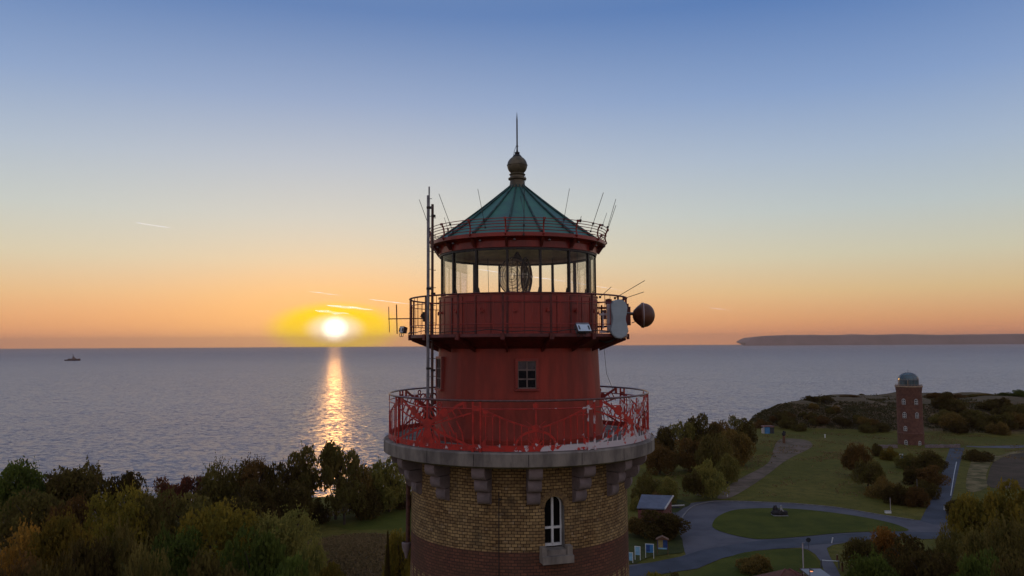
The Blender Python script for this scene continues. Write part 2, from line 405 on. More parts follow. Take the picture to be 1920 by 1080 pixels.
def axis(a, b, c, d, fine, coarse):
    out = []; q = a
    while q < d: out.append(q); q += fine if b <= q < c else coarse
    out.append(d); return out
gx = axis(-560, -130, 240, 680, 2.5, 14); gy = axis(-480, 60, 420, 500, 2.5, 16)
for yy in gy:
    for xx in gx: mb.v.append((xx, yy, H(xx, yy)))
nx = len(gx)
for j in range(len(gy) - 1):
    for i in range(nx - 1): mb.f.append((j * nx + i, j * nx + i + 1, (j + 1) * nx + i + 1, (j + 1) * nx + i))
tag(mb.build('ground', groundmat(), smooth=True), kind='structure')

# far headland across the bay, about 20 km away
M['headland'] = mat('wooded_headland', (.15, .10, .10), .9, 0, .3, .002, 0)  # paler violet tone: some of the haze is put into the colour
mb = MB(); D = 20000
prof = [(1398, 641), (1405, 636), (1415, 632), (1435, 630), (1470, 628.5), (1520, 628), (1570, 628.5), (1600, 627), (1640, 628), (1700, 626.5), (1760, 628), (1840, 627), (1920, 626), (2000, 627), (2200, 625), (2500, 628)]
back_ = []
prof = [(a[0] + (b[0] - a[0]) * q / 8, a[1] + (b[1] - a[1]) * q / 8 + (.45 * noise.noise(Vector((k_ * 8 + q, 3, 1))) + .25 * noise.noise(Vector(((k_ * 8 + q) * .31, 7, 1)))) * (k_ > 0)) for k_, (a, b) in enumerate(zip(prof, prof[1:])) for q in range(8)]
for k, (px, py) in enumerate(prof):
    p = aty(px, py, D); x, z = p.x, p.z + 6
    mb.v += [(x - 40, D - 120, SEA - 5), (x, D, z - 30), (x + 60, D + 200, z), (x + 500, D + 2600, z - 10), (x + 900, D + 3200, SEA - 5)]
for k in range(len(prof) - 1):
    for j in range(4): mb.f.append((k * 5 + j, (k + 1) * 5 + j, (k + 1) * 5 + j + 1, k * 5 + j + 1))
mb.f.append((0, 1, 2, 3, 4))
tag(mb.build('headland', M['headland']), kind='structure')

# ------------------------------------------------------------------ roads, paths, fields (draped sheets)
def Z5(u, v): return (1180 + .3854 * u, 820 + .3854 * v)
def Z6(u, v): return (1180 + .3854 * u, 620 + .3854 * v)
def smooth_poly(p, n=5, closed=True):
    out = []; m = len(p)
    for i in range(m if closed else m - 1):
        a, b, c, d = (Vector(p[(i + k) % m]) if closed else Vector(p[max(0, min(m - 1, i + k))]) for k in (-1, 0, 1, 2))
        for j in range(n):
            t = j / n
            out.append(.5 * ((2 * b) + (c - a) * t + (2 * a - 5 * b + 4 * c - d) * t * t + (3 * b - a - 3 * c + d) * t ** 3))
    if not closed: out.append(Vector(p[-1]))
    return out
def sheet(name, pts, z, m, n=5, conv=Z5, kind='structure', world=False):
    if not world: pts = [tuple(onz(*(conv(*p) if conv else p)).xy) for p in pts]
    if n > 1: pts = smooth_poly(pts, n)
    pts = [Vector((p[0], p[1], 0)) for p in pts]
    tri = tessellate_polygon([pts]); mb = MB()
    mb.v = [(p.x, p.y, z) for p in pts]; mb.f = [tuple(t) for t in tri]
    return tag(mb.build(name, m), kind=kind)
M['asphalt'] = mat('asphalt', (.058, .062, .082), .8, 0, 0, .22, .4, 6, .3, col2=(.036, .040, .054))
M['paving'] = mat('pale_paving', (.105, .098, .112), .85, 0, 0, .16, .4, 6, .3, col2=(.068, .064, .078))
M['dirt'] = mat('dirt_path', (.175, .125, .095), .95, 0, 0, .3, .5, 3, .1, col2=(.105, .080, .052))
M['lawn'] = mat('mown_lawn', (.078, .084, .011), .95, 0, 0, .18, .8, 4, .1, col2=(.050, .060, .008), bdist=.2)
M['lawn2'] = mat('dark_lawn', (.060, .066, .018), .95, 0, 0, .3, .8, 4, .1, col2=(.038, .044, .014), bdist=.2)
M['line'] = mat('road_line_paint', (.42, .42, .42), .7, 0, .2, 2)
M['kerb'] = mat('kerb_stone', (.16, .15, .15), .85, 0, .2, 2)
M['field'] = mat('ploughed_field', (.095, .066, .046), .95, 0, 0, .2, .8, 2, .1, col2=(.062, .048, .030), bdist=.2)
M['stubble'] = mat('dry_grass', (.22, .165, .08), .95, 0, 0, .35, .8, 3, .1, col2=(.075, .068, .024), bdist=.2)
ROAD = [(1740, 430), (1620, 428), (1500, 412), (1380, 402), (1200, 372), (1000, 338), (800, 320), (560, 310), (420, 307), (330, 316), (290, 322), (215, 296), (60, 246), (52, 256), (205, 320), (200, 370),
        (240, 425), (245, 460), (255, 520), (275, 572), (200, 600), (0, 622), (-60, 640), (-60, 690), (60, 680), (330, 640), (450, 590), (560, 558), (700, 545), (830, 538), (870, 548), (905, 570), (935, 610), (955, 680), (1040, 700), (1010, 640), (975, 580), (960, 540), (990, 524), (1060, 512), (1300, 500), (1620, 492), (1740, 500)]
sheet('road', ROAD, .04, M['paving'], 1)
sheet('road', [(-60, 642), (100, 612), (260, 580), (350, 550), (500, 524), (640, 502), (820, 492), (1000, 474), (1180, 464), (1360, 462), (1700, 462), (1740, 498), (1620, 491), (1300, 499), (1060, 511), (900, 524), (780, 540), (640, 546), (450, 590), (330, 639), (60, 679), (-60, 688)], .06, M['asphalt'], 1)
sheet('road', [(1560, 52), (1630, 52), (1610, 120), (1585, 230), (1560, 330), (1545, 425), (1480, 425), (1415, 408), (1460, 320), (1510, 210), (1540, 110)], .05, M['asphalt'], 1)
ISLE = [(404, 425), (430, 388), (500, 358), (600, 348), (740, 347), (900, 358), (1100, 384), (1250, 413), (1330, 438), (1350, 458), (1180, 461), (1000, 470), (820, 487), (650, 498), (560, 489), (470, 468), (415, 447)]
sheet('grass_island', ISLE, .10, M['lawn'], 4)
sheet('lawn', [(860, 552), (840, 545), (700, 549), (560, 562), (455, 596), (360, 636), (300, 720), (940, 740), (930, 640), (905, 590)], .07, M['lawn'], 3)
sheet('lawn', [(215, 300), (300, 324), (262, 345), (235, 365), (205, 366), (195, 340)], .07, M['lawn2'], 2)
sheet('lawn', [(120, 460), (240, 470), (262, 530), (262, 562), (190, 570), (100, 585), (60, 600), (0, 615), (-30, 480)], .07, M['lawn2'], 2)
sheet('dirt_path', [(690, 100), (700, 64), (720, 20), (760, 6), (860, 14), (890, 45), (800, 92), (740, 128), (690, 168), (640, 205), (580, 245), (500, 290), (450, 300), (430, 288), (500, 225), (560, 190), (620, 160), (670, 130)], .03, M['dirt'], 3)
sheet('dirt_path', [(150, 122), (300, 88), (306, 96), (160, 132)], .03, M['dirt'], 1)
sheet('dirt_path', [(552, 984), (600, 966), (660, 950), (720, 938), (775, 926), (775, 931), (720, 944), (660, 957), (605, 974), (556, 990)], .05, M['dirt'], 2, None)
sheet('lawn', [(600, 978), (660, 960), (720, 947), (790, 934), (800, 1000), (700, 1004), (640, 990)], .04, M['lawn'], 2, None)
sheet('road_line', [(1590, 120), (1594, 120), (1582, 180), (1566, 285), (1561, 285), (1578, 180)], .075, M['line'], 1)
sheet('field', [(1752, 240), (1745, 190), (1768, 125), (1800, 95), (1860, 72), (1960, 60), (2300, 60), (2500, 230), (1900, 250)], .05, M['field'], 3)
sheet('dry_grass_verge', [(1680, 90), (1740, 78), (1790, 92), (1760, 125), (1735, 190), (1740, 245), (1650, 265), (1640, 200), (1660, 130)], .04, M['stubble'], 3)
sheet('dirt_path', [(1760, 108), (1840, 76), (1900, 68), (1960, 66), (1960, 72), (1850, 84), (1775, 120)], .06, M['stubble'], 2)
sheet('road', [(1860, 18 + 36), (1700, 50), (1640, 46), (1640, 42), (1700, 44), (1860, 40), (2000, 40), (2000, 46)], .045, M['paving'], 1)
# raised kerb round the outer edge of the loop
kp = [onz(*Z5(*p)).xy for p in [(240, 425), (262, 385), (300, 345), (350, 325), (420, 313), (560, 315), (800, 325), (1000, 343), (1200, 376), (1385, 405)]]
kp = smooth_poly(kp, 6, False); mb = MB()
for a, b in zip(kp, kp[1:]):
    d = (b - a).normalized(); n_ = Vector((-d.y, d.x)) * .12; o = len(mb.v)
    for q in (a, b):
        for sgn, z in ((-1, .02), (-1, .17), (1, .17), (1, .02)): mb.v.append((q.x + n_.x * sgn, q.y + n_.y * sgn, z))
    mb.f += [(o, o + 4, o + 5, o + 1), (o + 1, o + 5, o + 6, o + 2), (o + 2, o + 6, o + 7, o + 3)]
tag(mb.build('kerb', M['kerb']), kind='structure')

exec_marker = 0
# ------------------------------------------------------------------ the lighthouse
TX, TY = .155, 20.0
def ZF(py, R=0.0): return aty(971, py, TY - R).z     # height of something at radius R facing the camera
ZS = lambda py: ZF(py, 0)                            # height of something on the silhouette
def TH(px, py, R, back=False):                       # bearing on the tower of a pixel column at radius R
    best = None
    for k in range(-1800, 1801):
        a = k / 10
        if (abs(a) > 95) != back: continue
        v = P(a, R, 0); q = Vector((v.x + TX, v.y + TY, aty(px, py, TY).z - CAMZ))
        l = CAMROT.transposed() @ q; x = 960 - F * l.x / l.z
        if best is None or abs(x - px) < best[0]: best = (abs(x - px), a)
    return best[1]
ZDECK = ZF(850, 3.41); ZSLAB = ZF(881, 3.41)
BT = ZF(1036, 2.72); BB = BT - 1.02
M['brick'] = brickmat(); M['primer'] = primer_mat()
LH = empty('lighthouse', (TX, TY, 0), 'tall red lighthouse with brick shaft, glazed lantern and green copper roof in the foreground', 'lighthouse')
OFF = -7.5

# brick shaft with an arched opening
WTH, WHW = 16.2, 4.8                                   # window bearing, half width in degrees
WB, WT = ZF(1031, 2.72), ZF(932, 2.7); WS = WT - .22   # sill, crown, spring line
def rw(z): return 2.70 + (ZDECK - z) * .012
RJ = .20
ths = sorted(set([round(k * 3.0, 3) for k in range(-60, 61)] + [round(WTH + k * .6, 3) for k in range(-9, 10)]))
zs_ = sorted(set([0, 2, 5, 8, 11, 14, 17, 20, 22, 23.5, 24.5, WB] + [WB + (WS - WB) * k / 6 for k in range(7)] + [WS + (WT - WS) * k / 8 for k in range(9)] + [WT + .3, ZSLAB + .1]))
mb = MB(); idx = {}; uvs = []
for i, a in enumerate(ths):
    for j, z in enumerate(zs_):
        idx[i, j] = len(mb.v); mb.v.append(tuple(P(a, rw(z), z))); uvs.append((R_(a) * 2.72, z))
def inside(a, z):
    x = (a - WTH) / WHW
    if abs(x) >= 1 or z < WB or z > WT: return False
    return z < WS or ((z - WS) / (WT - WS)) ** 2 + x * x < 1
for i in range(len(ths) - 1):
    for j in range(len(zs_) - 1):
        if not inside((ths[i] + ths[i + 1]) / 2, (zs_[j] + zs_[j + 1]) / 2): mb.f.append((idx[i, j], idx[i + 1, j], idx[i + 1, j + 1], idx[i, j + 1]))
wall = mb.build('brick_shaft', M['brick'], LH, True)
ul = wall.data.uv_layers.new(name='uv')
for lp in wall.data.loops: ul.data[lp.index].uv = uvs[lp.vertex_index]
# reveal, arch ring
outl = [(-1, WB), (-1, WS)] + [(-math.cos(q), WS + (WT - WS) * math.sin(q)) for q in (math.pi * k / 14 for k in range(1, 14))] + [(1, WS), (1, WB)]
mb = MB()
for x, z in outl:
    mb.v += [tuple(P(WTH + x * WHW * .995, rw(z) + .004, z)), tuple(P(WTH + x * WHW * .995, rw(z) - .30, z))]
mb.f = [(2 * i, 2 * i + 2, 2 * i + 3, 2 * i + 1) for i in range(len(outl) - 1)]
mb.build('window_reveal', M['concrete'], LH)
mb = MB(); M['arch'] = mat('yellow_arch_brick', (.30, .20, .09), .85, 0, 0, 14, .3, 20, .2, col2=(.17, .11, .06))
for k in range(17):
    q = math.pi * (k + .5) / 17; h = math.pi / 17 * .40
    for rr in (1,):
        c = []
        for qa, ra in ((q - h, .96), (q + h, .96), (q + h, 1.56), (q - h, 1.56)):
            c.append((-math.cos(qa) * ra, math.sin(qa) * ra))
        a = [P(WTH + x * WHW, rw(WS) + d, WS + z * (WT - WS) * (1 if True else 1)) for d in (-.05, .012) for x, z in c]
        mb.add(a, [(3, 2, 1, 0), (4, 5, 6, 7), (0, 1, 5, 4), (1, 2, 6, 5), (2, 3, 7, 6), (3, 0, 4, 7)])
mb.build('window_arch', M['arch'], LH)
# sill with upstands
mb = MB(); fr = Matrix.Rotation(R_(WTH), 3, 'Z'); hw = R_(WHW) * 2.7
mb.box(fr @ Vector((0, -2.80, WB - .19)), (hw * 2 + .26, .34, .16), fr)
mb.box(fr @ Vector((0, -2.72, WB - .055)), (hw * 2 - .02, .30, .11), fr)
for s in (-1, 1): mb.box(fr @ Vector((s * (hw + .065), -2.76, WB - .02)), (.12, .26, .18), fr)
mb.build('window_sill', M['stone'], LH)
wf = MB(); q0 = 2.54
def fx(x, z, r=q0): return fr @ Vector((x, -r, z))
pts = [(x * hw * .93, z if z > WB else z + .04) for x, z in outl]
wf.tube([fx(x, z) for x, z in [(p[0], WB + .03 + (p[1] - WB) * .975) for p in outl and [(x * hw * .92, z) for x, z in outl]]], .028, 4, True)
wf.box(fx(.0, (WB + WT) / 2), (.05, .05, WT - WB - .06), fr); wf.box(fx(0, WB + .42), (hw * 1.8, .045, .05), fr); wf.box(fx(0, WB + .05), (hw * 1.8, .05, .06), fr)
wfo = wf.build('window', M['white'], LH)
wp = MB(); vs = [fx(x * hw * .9, z, q0 - .03) for x, z in outl]; wp.add(vs, [tuple(range(len(vs)))]); wp.build('pane', M['darkwin'], wfo)
# stone balcony slab and consoles
R1 = 3.41
mb = MB(); mb.lathe([(2.0, ZDECK), (R1 - .03, ZDECK), (R1, ZDECK - .03), (R1, ZSLAB + .05), (R1 - .10, ZSLAB), (2.6, ZSLAB)], 128)
mb.build('balcony_slab', M['stone'], LH, True)
for k in range(18):
    mb = MB(); a = 3 + k * 20; mb.add([P(a + d, R1 + .003, z) for d, z in ((-.12, ZSLAB + .06), (.12, ZSLAB + .06), (.12, ZDECK - .035), (-.12, ZDECK - .035))], [(0, 1, 2, 3)]); mb.build('slab_joint', M['iron'], LH)
cz0, cz1 = ZSLAB, ZF(950, 2.85)
def console():
    mb = MB(); n = 3; h = (cz0 - cz1) / n
    for k, (out, wd) in enumerate(((.60, .30), (.42, .30), (.24, .29))):
        zt = cz0 - k * h - .008; zb = zt - h + .016; pr = [(0, zt), (-out + .02, zt)]
        for q in range(7):
            t = math.pi / 2 * q / 6; pr.append((-out - .035 * math.sin(t * 1) + .16 * (1 - math.cos(t)) * 1.0, zt - .05 - (h - .07) * math.sin(t)))
        pr.append((0, zb))
        m = len(pr); vs = [Vector((-wd / 2, -2.62 + y, z)) for y, z in pr] + [Vector((wd / 2, -2.62 + y, z)) for y, z in pr]
        mb.add(vs, [tuple(range(m)), tuple(range(m, 2 * m))[::-1]] + [(i, (i + 1) % m, (i + 1) % m + m, i + m) for i in range(m)])
    return mb
con = console().build('stone_console', M['stone2'], LH, True)
for k in range(16):
    o = con if k == 0 else con.copy()
    if k: C.objects.link(o)
    o.rotation_euler.z = R_(6 + 22.5 * k)

# red masonry drum
zd0, zd1 = ZDECK, ZS(632)
def rd(z):
    t = (z - zd0) / (zd1 - zd0); return 2.03 + .10 * (1 - t) + (.05 * max(0, 1 - t * 7))
mb = MB(); mb.lathe([(rd(zd0) + .04, zd0), (rd(zd0) + .04, zd0 + .10)] + [(rd(zd0 + (zd1 - zd0) * k / 16), zd0 + .11 + (zd1 - zd0 - .11) * k / 16) for k in range(17)], 128)
mb.build('drum_wall', M['red_drum'], LH, True)
def drum_window(th, z0, z1, w, nx_, ny_, greys):
    f = Matrix.Rotation(R_(th), 3, 'Z'); r = rd((z0 + z1) / 2)
    m = MB()
    m.box(f @ Vector((0, -r - .01, z0 - .035)), (w + .16, .14, .05), f)
    m.box(f @ Vector((0, -r - .005, z1 + .025)), (w + .12, .10, .05), f)
    for s in (-1, 1): m.box(f @ Vector((s * (w / 2 + .03), -r - .005, (z0 + z1) / 2)), (.06, .10, z1 - z0 - .004), f)
    fo = m.build('window_surround', M['red'], LH)
    m = MB(); t = .032
    for i in range(nx_ + 1): m.box(f @ Vector((-w / 2 + w * i / nx_, -r - .02, (z0 + z1) / 2)), (t, .05, z1 - z0 - .006), f)
    for j in range(ny_ + 1): m.box(f @ Vector((0, -r - .02, z0 + (z1 - z0) * j / ny_)), (w + t * .9, .046, t), f)
    win = m.build('window', M['winframe'], LH)
    for i in range(nx_):
        for j in range(ny_):
            m = MB(); m.box(f @ Vector((-w / 2 + w * (i + .5) / nx_, -r - .006, z0 + (z1 - z0) * (j + .5) / ny_)), (w / nx_ - .01, .03, (z1 - z0) / ny_ - .01), f)
            m.build('pane', M['greywin'] if (i, j) in greys else M['darkwin'], win)
th1 = TH(988, 700, 2.08); drum_window(th1, ZF(728, 2.1), ZF(677, 2.1), .42, 2, 3, ((0, 2), (1, 2)))
m0 = MB(); f = Matrix.Rotation(R_(th1), 3, 'Z'); m0.box(f @ Vector((.108, -rd(ZF(720, 2)) - .03, ZF(719.5, 2.1))), (.15, .04, .19), f)
drum_window(-70, ZF(729, 1.2), ZF(672, 1.2), .42, 2, 3, ((0, 2), (1, 2), (0, 1), (1, 1), (0, 0), (1, 0)))

# ornate iron balcony railing, eight panels between paired posts
RR = 3.28; ZR = ZF(752, RR); HR = ZR - ZDECK
def strip(mb, th, p0, p1, w, n=None, r=RR, t=.014, w1=None):
    """flat bar from p0 to p1 (metres along the arc from bearing th, metres above the deck), bent to the railing's curve"""
    w1 = w if w1 is None else w1
    n = n or max(1, int(abs(p1[0] - p0[0]) / .12)); dx, dz = p1[0] - p0[0], p1[1] - p0[1]; L_ = math.hypot(dx, dz)
    nx_, nz = -dz / L_, dx / L_; vs = []
    for k in range(n + 1):
        q = k / n; x, z = p0[0] + dx * q, p0[1] + dz * q; ww = (w + (w1 - w) * q) / 2
        for rr in (r - t / 2, r + t / 2):
            for s in (-1, 1): vs.append(P(th + math.degrees((x + nx_ * ww * s) / r), rr, ZDECK + z + nz * ww * s))
    fs = []
    for k in range(n):
        a, b = 4 * k, 4 * k + 4
        fs += [(a, a + 1, b + 1, b), (a + 2, b + 2, b + 3, a + 3), (a, b, b + 2, a + 2), (a + 1, a + 3, b + 3, b + 1)]
    fs += [(0, 2, 3, 1), (4 * n, 4 * n + 1, 4 * n + 3, 4 * n + 2)]
    mb.add(vs, fs)
def disc_(mb, th, c, r, n=12, t=.016, inner=0, R0=RR):
    for k in range(n):
        a, b = 2 * math.pi * k / n, 2 * math.pi * (k + 1) / n
        p = [(c[0] + q * math.cos(g), c[1] + q * math.sin(g)) for q, g in ((inner, a), (r, a), (r, b), (inner, b))]
        vs = [P(th + math.degrees(x / R0), R0 + d, ZDECK + z) for d in (-t / 2, t / 2) for x, z in p]
        mb.add(vs, [(0, 1, 2, 3), (7, 6, 5, 4), (1, 5, 6, 2)] + ([(0, 3, 7, 4)] if inner else []))
M['railtop'] = mat('worn_rail_paint', (.15, .07, .065), .35, .2, .2, 10)
mb = MB(); mb.arc(RR, ZR, .024, k=8); mb.build('top_rail', M['railtop'], LH, True)
mb = MB(); mb.lathe([(RR - .012, ZDECK + .015), (RR + .012, ZDECK + .015), (RR + .012, ZDECK + .14), (RR - .012, ZDECK + .14), (RR - .012, ZDECK + .015)], 128)
mb.build('kick_band', M['primer'], LH)
mb = MB(); mb.arc(RR, ZDECK + HR * .84, .014, k=6); mb.build('middle_rail', M['primer'], LH, True)
HX = R_(22.5) * RR - .12
for k in range(8):
    a = 28.5 + 45 * k
    for s in (-1, 1):
        m = MB(); da = s * 1.5
        m.box(P(a + da, RR, ZDECK + HR / 2 + .0), (.038, .030, HR), Matrix.Rotation(R_(a + da), 3, 'Z'))
        m.box(P(a + da, RR + .02, ZDECK - .02), (.05, .05, .22), Matrix.Rotation(R_(a + da), 3, 'Z'))
        m.build('post', M['primer'], LH)
    m = MB(); strip(m, a, (0, .02), (0, .16), .20, 2, RR + .016); m.build('post_plate', M['primer'], LH); m = MB(); strip(m, a, (0, HR * .80), (0, HR * .90), .14, 2, RR + .01); m.build('post_plate', M['primer'], LH)
    c = a + 22.5; m = MB(); h = HR
    if k % 2 == 1:      # upright bars with a low rosette
        for i in range(15):
            x = -HX + 2 * HX * (i + .5) / 15; top = .47 * h + .36 * h * (abs(x) / HX) ** 1.3
            if abs(x) > .07: strip(m, c, (x, .12), (x, top), .022)
        cur = [(HX * (q / 8), .46 * h + .38 * h * (q / 8) ** 1.3) for q in range(9)]
        for s in (-1, 1):
            for p, q in zip(cur, cur[1:]): strip(m, c, (s * p[0], p[1]), (s * q[0], q[1]), .035, 1)
            arcp = [(.44 * math.sin(t), .12 + .30 * h * math.cos(t)) for t in (math.pi / 2 * q / 7 for q in range(8))]
            for p, q in zip(arcp, arcp[1:]): strip(m, c, (s * p[0], p[1]), (s * q[0], q[1]), .05, 1)
            strip(m, c, (0, .44 * h), (s * .20, .60 * h), .04, 2, w1=.01); strip(m, c, (0, .44 * h), (s * .26, .36 * h), .05, 2, w1=.01)
            for dx, dz in ((.10, .26), (.20, .20), (.05, .30)): strip(m, c, (s * .02, .10), (s * dx, .10 + dz), .03, 2, w1=.008)
            disc_(m, c, (s * (HX - .07), .79 * h), .055, 8); strip(m, c, (s * HX, .70 * h), (s * (HX - .3), .70 * h), .02, w1=.01)
            strip(m, c, (s * HX, .12), (s * (HX - .16), .12), .02, w1=.02); strip(m, c, (s * (HX - .0), .13), (s * (HX - .12), .34), .10, 3, w1=.012)
        strip(m, c, (0, .10), (0, h * .98), .05, 2, w1=.03); disc_(m, c, (0, .46 * h), .085); disc_(m, c, (0, .13), .10)
        strip(m, c, (-.06, h * .90), (.06, h * .90), .10, 1)
    else:               # crossed diagonals over a flared fan
        for s in (-1, 1):
            strip(m, c, (s * .04, .50 * h), (s * (HX - .15), .98 * h), .085, w1=.06)
            strip(m, c, (s * .04, .46 * h), (s * HX, .76 * h), .03)
            strip(m, c, (s * .04, .46 * h), (s * (HX - .02), .10 * h), .05)
            for i in range(6):
                x = .22 + i * .155; strip(m, c, (s * x, .12), (s * (x - .17 + .12), .12 + .30 * h * (1 - i / 14) + .04), .025)
            for i in range(5):
                x = .30 + i * .17; strip(m, c, (s * x, .55 * h + i * .03 * h), (s * (x - .16), .80 * h + i * .02), .025)
            for i in range(4): strip(m, c, (s * (.2 + .2 * i), .48 * h + .04 * i), (s * (.36 + .2 * i), .26 * h + .03 * i), .025)
            strip(m, c, (s * .02, .50 * h), (s * .16, .13), .035, 3, w1=.11); strip(m, c, (s * .15, .36 * h), (s * .34, .12), .04, 3, w1=.09)
            disc_(m, c, (s * .48, .74 * h), .11, 8); disc_(m, c, (s * .20, .74 * h), .14, 12, inner=.105); disc_(m, c, (s * .36, .90 * h), .07, 10, inner=.04)
            strip(m, c, (s * .18, .58 * h), (s * .42, .62 * h), .10, 3, w1=.05)
            strip(m, c, (s * (HX - .16), .84 * h), (s * (HX - .16), h * .99), .09, 1)
        strip(m, c, (0, .10), (0, .50 * h), .36, 4, w1=.09); strip(m, c, (0, .50 * h), (0, h * .98), .06, 2); disc_(m, c, (0, .50 * h), .13)
    m.build('railing_panel', M['primer'], LH)

# gallery: deck, brackets, thin railing
RG = 2.78; ZG = ZS(628); ZGR = ZS(562)
mb = MB(); mb.lathe([(1.98, ZG), (RG, ZG), (RG + .012, ZG - .02), (RG + .012, ZG - .075), (RG - .05, ZG - .09), (2.0, ZG - .09)], 128); mb.build('gallery_deck', M['red_dark'], LH, True)
mb = MB(); mb.lathe([(RG - .10, ZG - .092), (2.35, ZG - .17), (rd(zd1) + .02, ZG - .34)], 96); mb.build('gallery_soffit', M['red_dark'], LH, True)
for k in range(16):
    a = OFF + 22.5 * k; f = Matrix.Rotation(R_(a), 3, 'Z')
    m = MB(); pr = [(-2.04, ZG - .095), (-RG + .03, ZG - .095), (-RG + .03, ZG - .15), (-2.08, ZG - .42)]
    vs = [f @ Vector((s * .022, y, z)) for s in (-1, 1) for y, z in pr]; m.add(vs, [(0, 1, 2, 3), (7, 6, 5, 4)] + [(i, (i + 1) % 4, (i + 1) % 4 + 4, i + 4) for i in range(4)])
    m.box(f @ Vector((0, -RG - .02, ZG - .06)), (.10, .07, .14), f)
    m.build('gallery_bracket', M['red_dark'], LH)
    m = MB(); m.box(f @ Vector((0, -RG + .01, (ZG + ZGR) / 2)), (.045, .035, ZGR - ZG - .03), f); m.build('gallery_post', M['red_dark'], LH)
mb = MB(); mb.arc(RG, ZGR, .022, k=6); mb.build('gallery_rail', M['red_dark'], LH, True)
mb = MB(); mb.arc(RG, ZG + (ZGR - ZG) * .24, .010, k=4); mb.arc(RG, ZG + (ZGR - ZG) * .80, .010, k=4)
for k in range(80):
    a = OFF + 4.5 * k
    if k % 5: mb.tube([P(a, RG, ZG + (.24 if k % 5 in (2, 3) else .0) * (ZGR - ZG)), P(a, RG, ZG + (ZGR - ZG) * (.8 if k % 5 in (1, 4) else .98))], .0075, 4)
mb.build('gallery_baluster', M['red'], LH)
mb = MB()
for k in range(60):
    a = -100 + 200 * k / 59; 
mb.tube([P(-100 + 200 * k / 59, RG + .03, ZG + .06 + .035 * math.sin(k * .8) * math.sin(k * .31)) for k in range(60)], .009, 5); mb.build('cable', M['black'], LH, True)

# watch room
RW = 2.03; ZW = ZS(559.5)
mb = MB(); mb.lathe([(RW, ZG), (RW, ZW - .02), (RW + .03, ZW - .02), (RW + .03, ZW + .012), (1.93, ZW + .012)], 128); mb.build('watch_room_wall', M['red'], LH, True)
mb = MB()
for k in range(32):
    a = OFF + 11.25 * k; big = k % 2 == 0
    f = Matrix.Rotation(R_(a), 3, 'Z'); mb.box(f @ Vector((0, -RW - .004, (ZG + ZW) / 2 - .02)), (.05 if big else .012, .022 if big else .012, ZW - ZG - .06), f)
for z in (.16, .78): mb.lathe([(RW + .001, ZG + (ZW - ZG) * z - .008), (RW + .009, ZG + (ZW - ZG) * z - .008), (RW + .009, ZG + (ZW - ZG) * z + .008), (RW + .001, ZG + (ZW - ZG) * z + .008)], 96)
mb.build('panel_seam', M['red_dark'], LH)
for k in range(16):
    a = OFF + 22.5 * k + 5; f = Matrix.Rotation(R_(a), 3, 'Z'); m = MB()
    m.box(f @ Vector((0, -RW - .03, ZG + (ZW - ZG) * .58)), (.10, .06, .05), f); m.box(f @ Vector((-.03, -RW - .05, ZG + (ZW - ZG) * .60)), (.03, .03, .10), f)
    m.build('vent_lug', M['red'], LH)

# lantern: mullions, panes, ceiling
RL = 2.0; ZL = ZS(483.5); 
for k in range(16):
    a = OFF + 22.5 * k; f = Matrix.Rotation(R_(a), 3, 'Z'); m = MB()
    m.box(f @ Vector((0, -RL + .02, (ZW + ZL) / 2 + .005)), (.05, .075, ZL - ZW - .01), f); m.box(f @ Vector((0, -RL + .07, ZW + .09)), (.10, .05, .14), f, .5)
    m.build('mullion', M['iron'], LH)
    b = a + 22.5; m = MB(); n = 6
    vs = [P(a + (b - a) * i / n, RL - .01, z) for i in range(n + 1) for z in (ZW + .012, ZL + .02)]
    m.add(vs, [(2 * i, 2 * i + 2, 2 * i + 3, 2 * i + 1) for i in range(n)]); m.build('lantern_pane', M['pane'], LH, True)
mb = MB(); mb.lathe([(RL + .03, ZL - .012), (RL + .03, ZL + .03), (1.9, ZL + .03), (1.9, ZL - .012), (RL + .03, ZL - .012)], 96); mb.build('lantern_head_ring', M['iron'], LH, True)
mb = MB(); mb.lathe([(1.9, ZL + .03), (1.88, ZL + .10), (1.2, ZL + .30), (.28, ZL + .50), (.0, ZL + .5)], 64); mb.build('lantern_ceiling', M['ceil'], LH, True)
mb = MB()
for a, r in ((-40, 1.7), (62, 1.7), (140, 1.6), (-152, 1.7)): mb.tube([P(a, r, ZW - .1), P(a + 2, r - .05, ZL + .14)], .007, 4)
mb.build('hanging_cord', M['black'], LH)
m = MB(); m.lathe([(0, ZW - .40), (1.94, ZW - .40)], 48); m.build('lantern_floor', M['ceil'], LH)

# cornice, roof deck, copper cone
ZC = ZF(434.5, 2.27)
mb = MB(); mb.lathe([(RL + .02, ZL + .03), (RL + .045, ZL + .04), (RL + .05, ZL + .19), (RL + .10, ZL + .24), (2.24, ZC - .10), (2.27, ZC - .085), (2.27, ZC), (2.22, ZC + .012), (1.9, ZC + .03)], 128)
mb.build('cornice', M['red'], LH, True)
ca = [P(0, 0, 0)]
for k in range(16):
    a = OFF + 22.5 * k; f = Matrix.Rotation(R_(a), 3, 'Z'); m = MB()
    pr = [(-2.05, ZL + .06), (-2.10, ZL + .05), (-2.235, ZC - .11), (-2.06, ZC - .11)]
    vs = [f @ Vector((s * .03, y, z)) for s in (-1, 1) for y, z in pr]; m.add(vs, [(0, 1, 2, 3), (7, 6, 5, 4)] + [(i, (i + 1) % 4, (i + 1) % 4 + 4, i + 4) for i in range(4)])
    m.build('cornice_bracket', M['red_dark'], LH)
    f2 = Matrix.Rotation(R_(a + 5), 3, 'Z'); m = MB(); m.lathe([(.0, .03), (.035, .012), (.035, -.012), (0, -.03)], 8, c=f2 @ Vector((0, -2.13, ZL + .20))); m.build('cornice_fitting', M['greymetal'], LH)
ZT = ZS(350); zc0 = ZC + .02; rc0 = 2.12
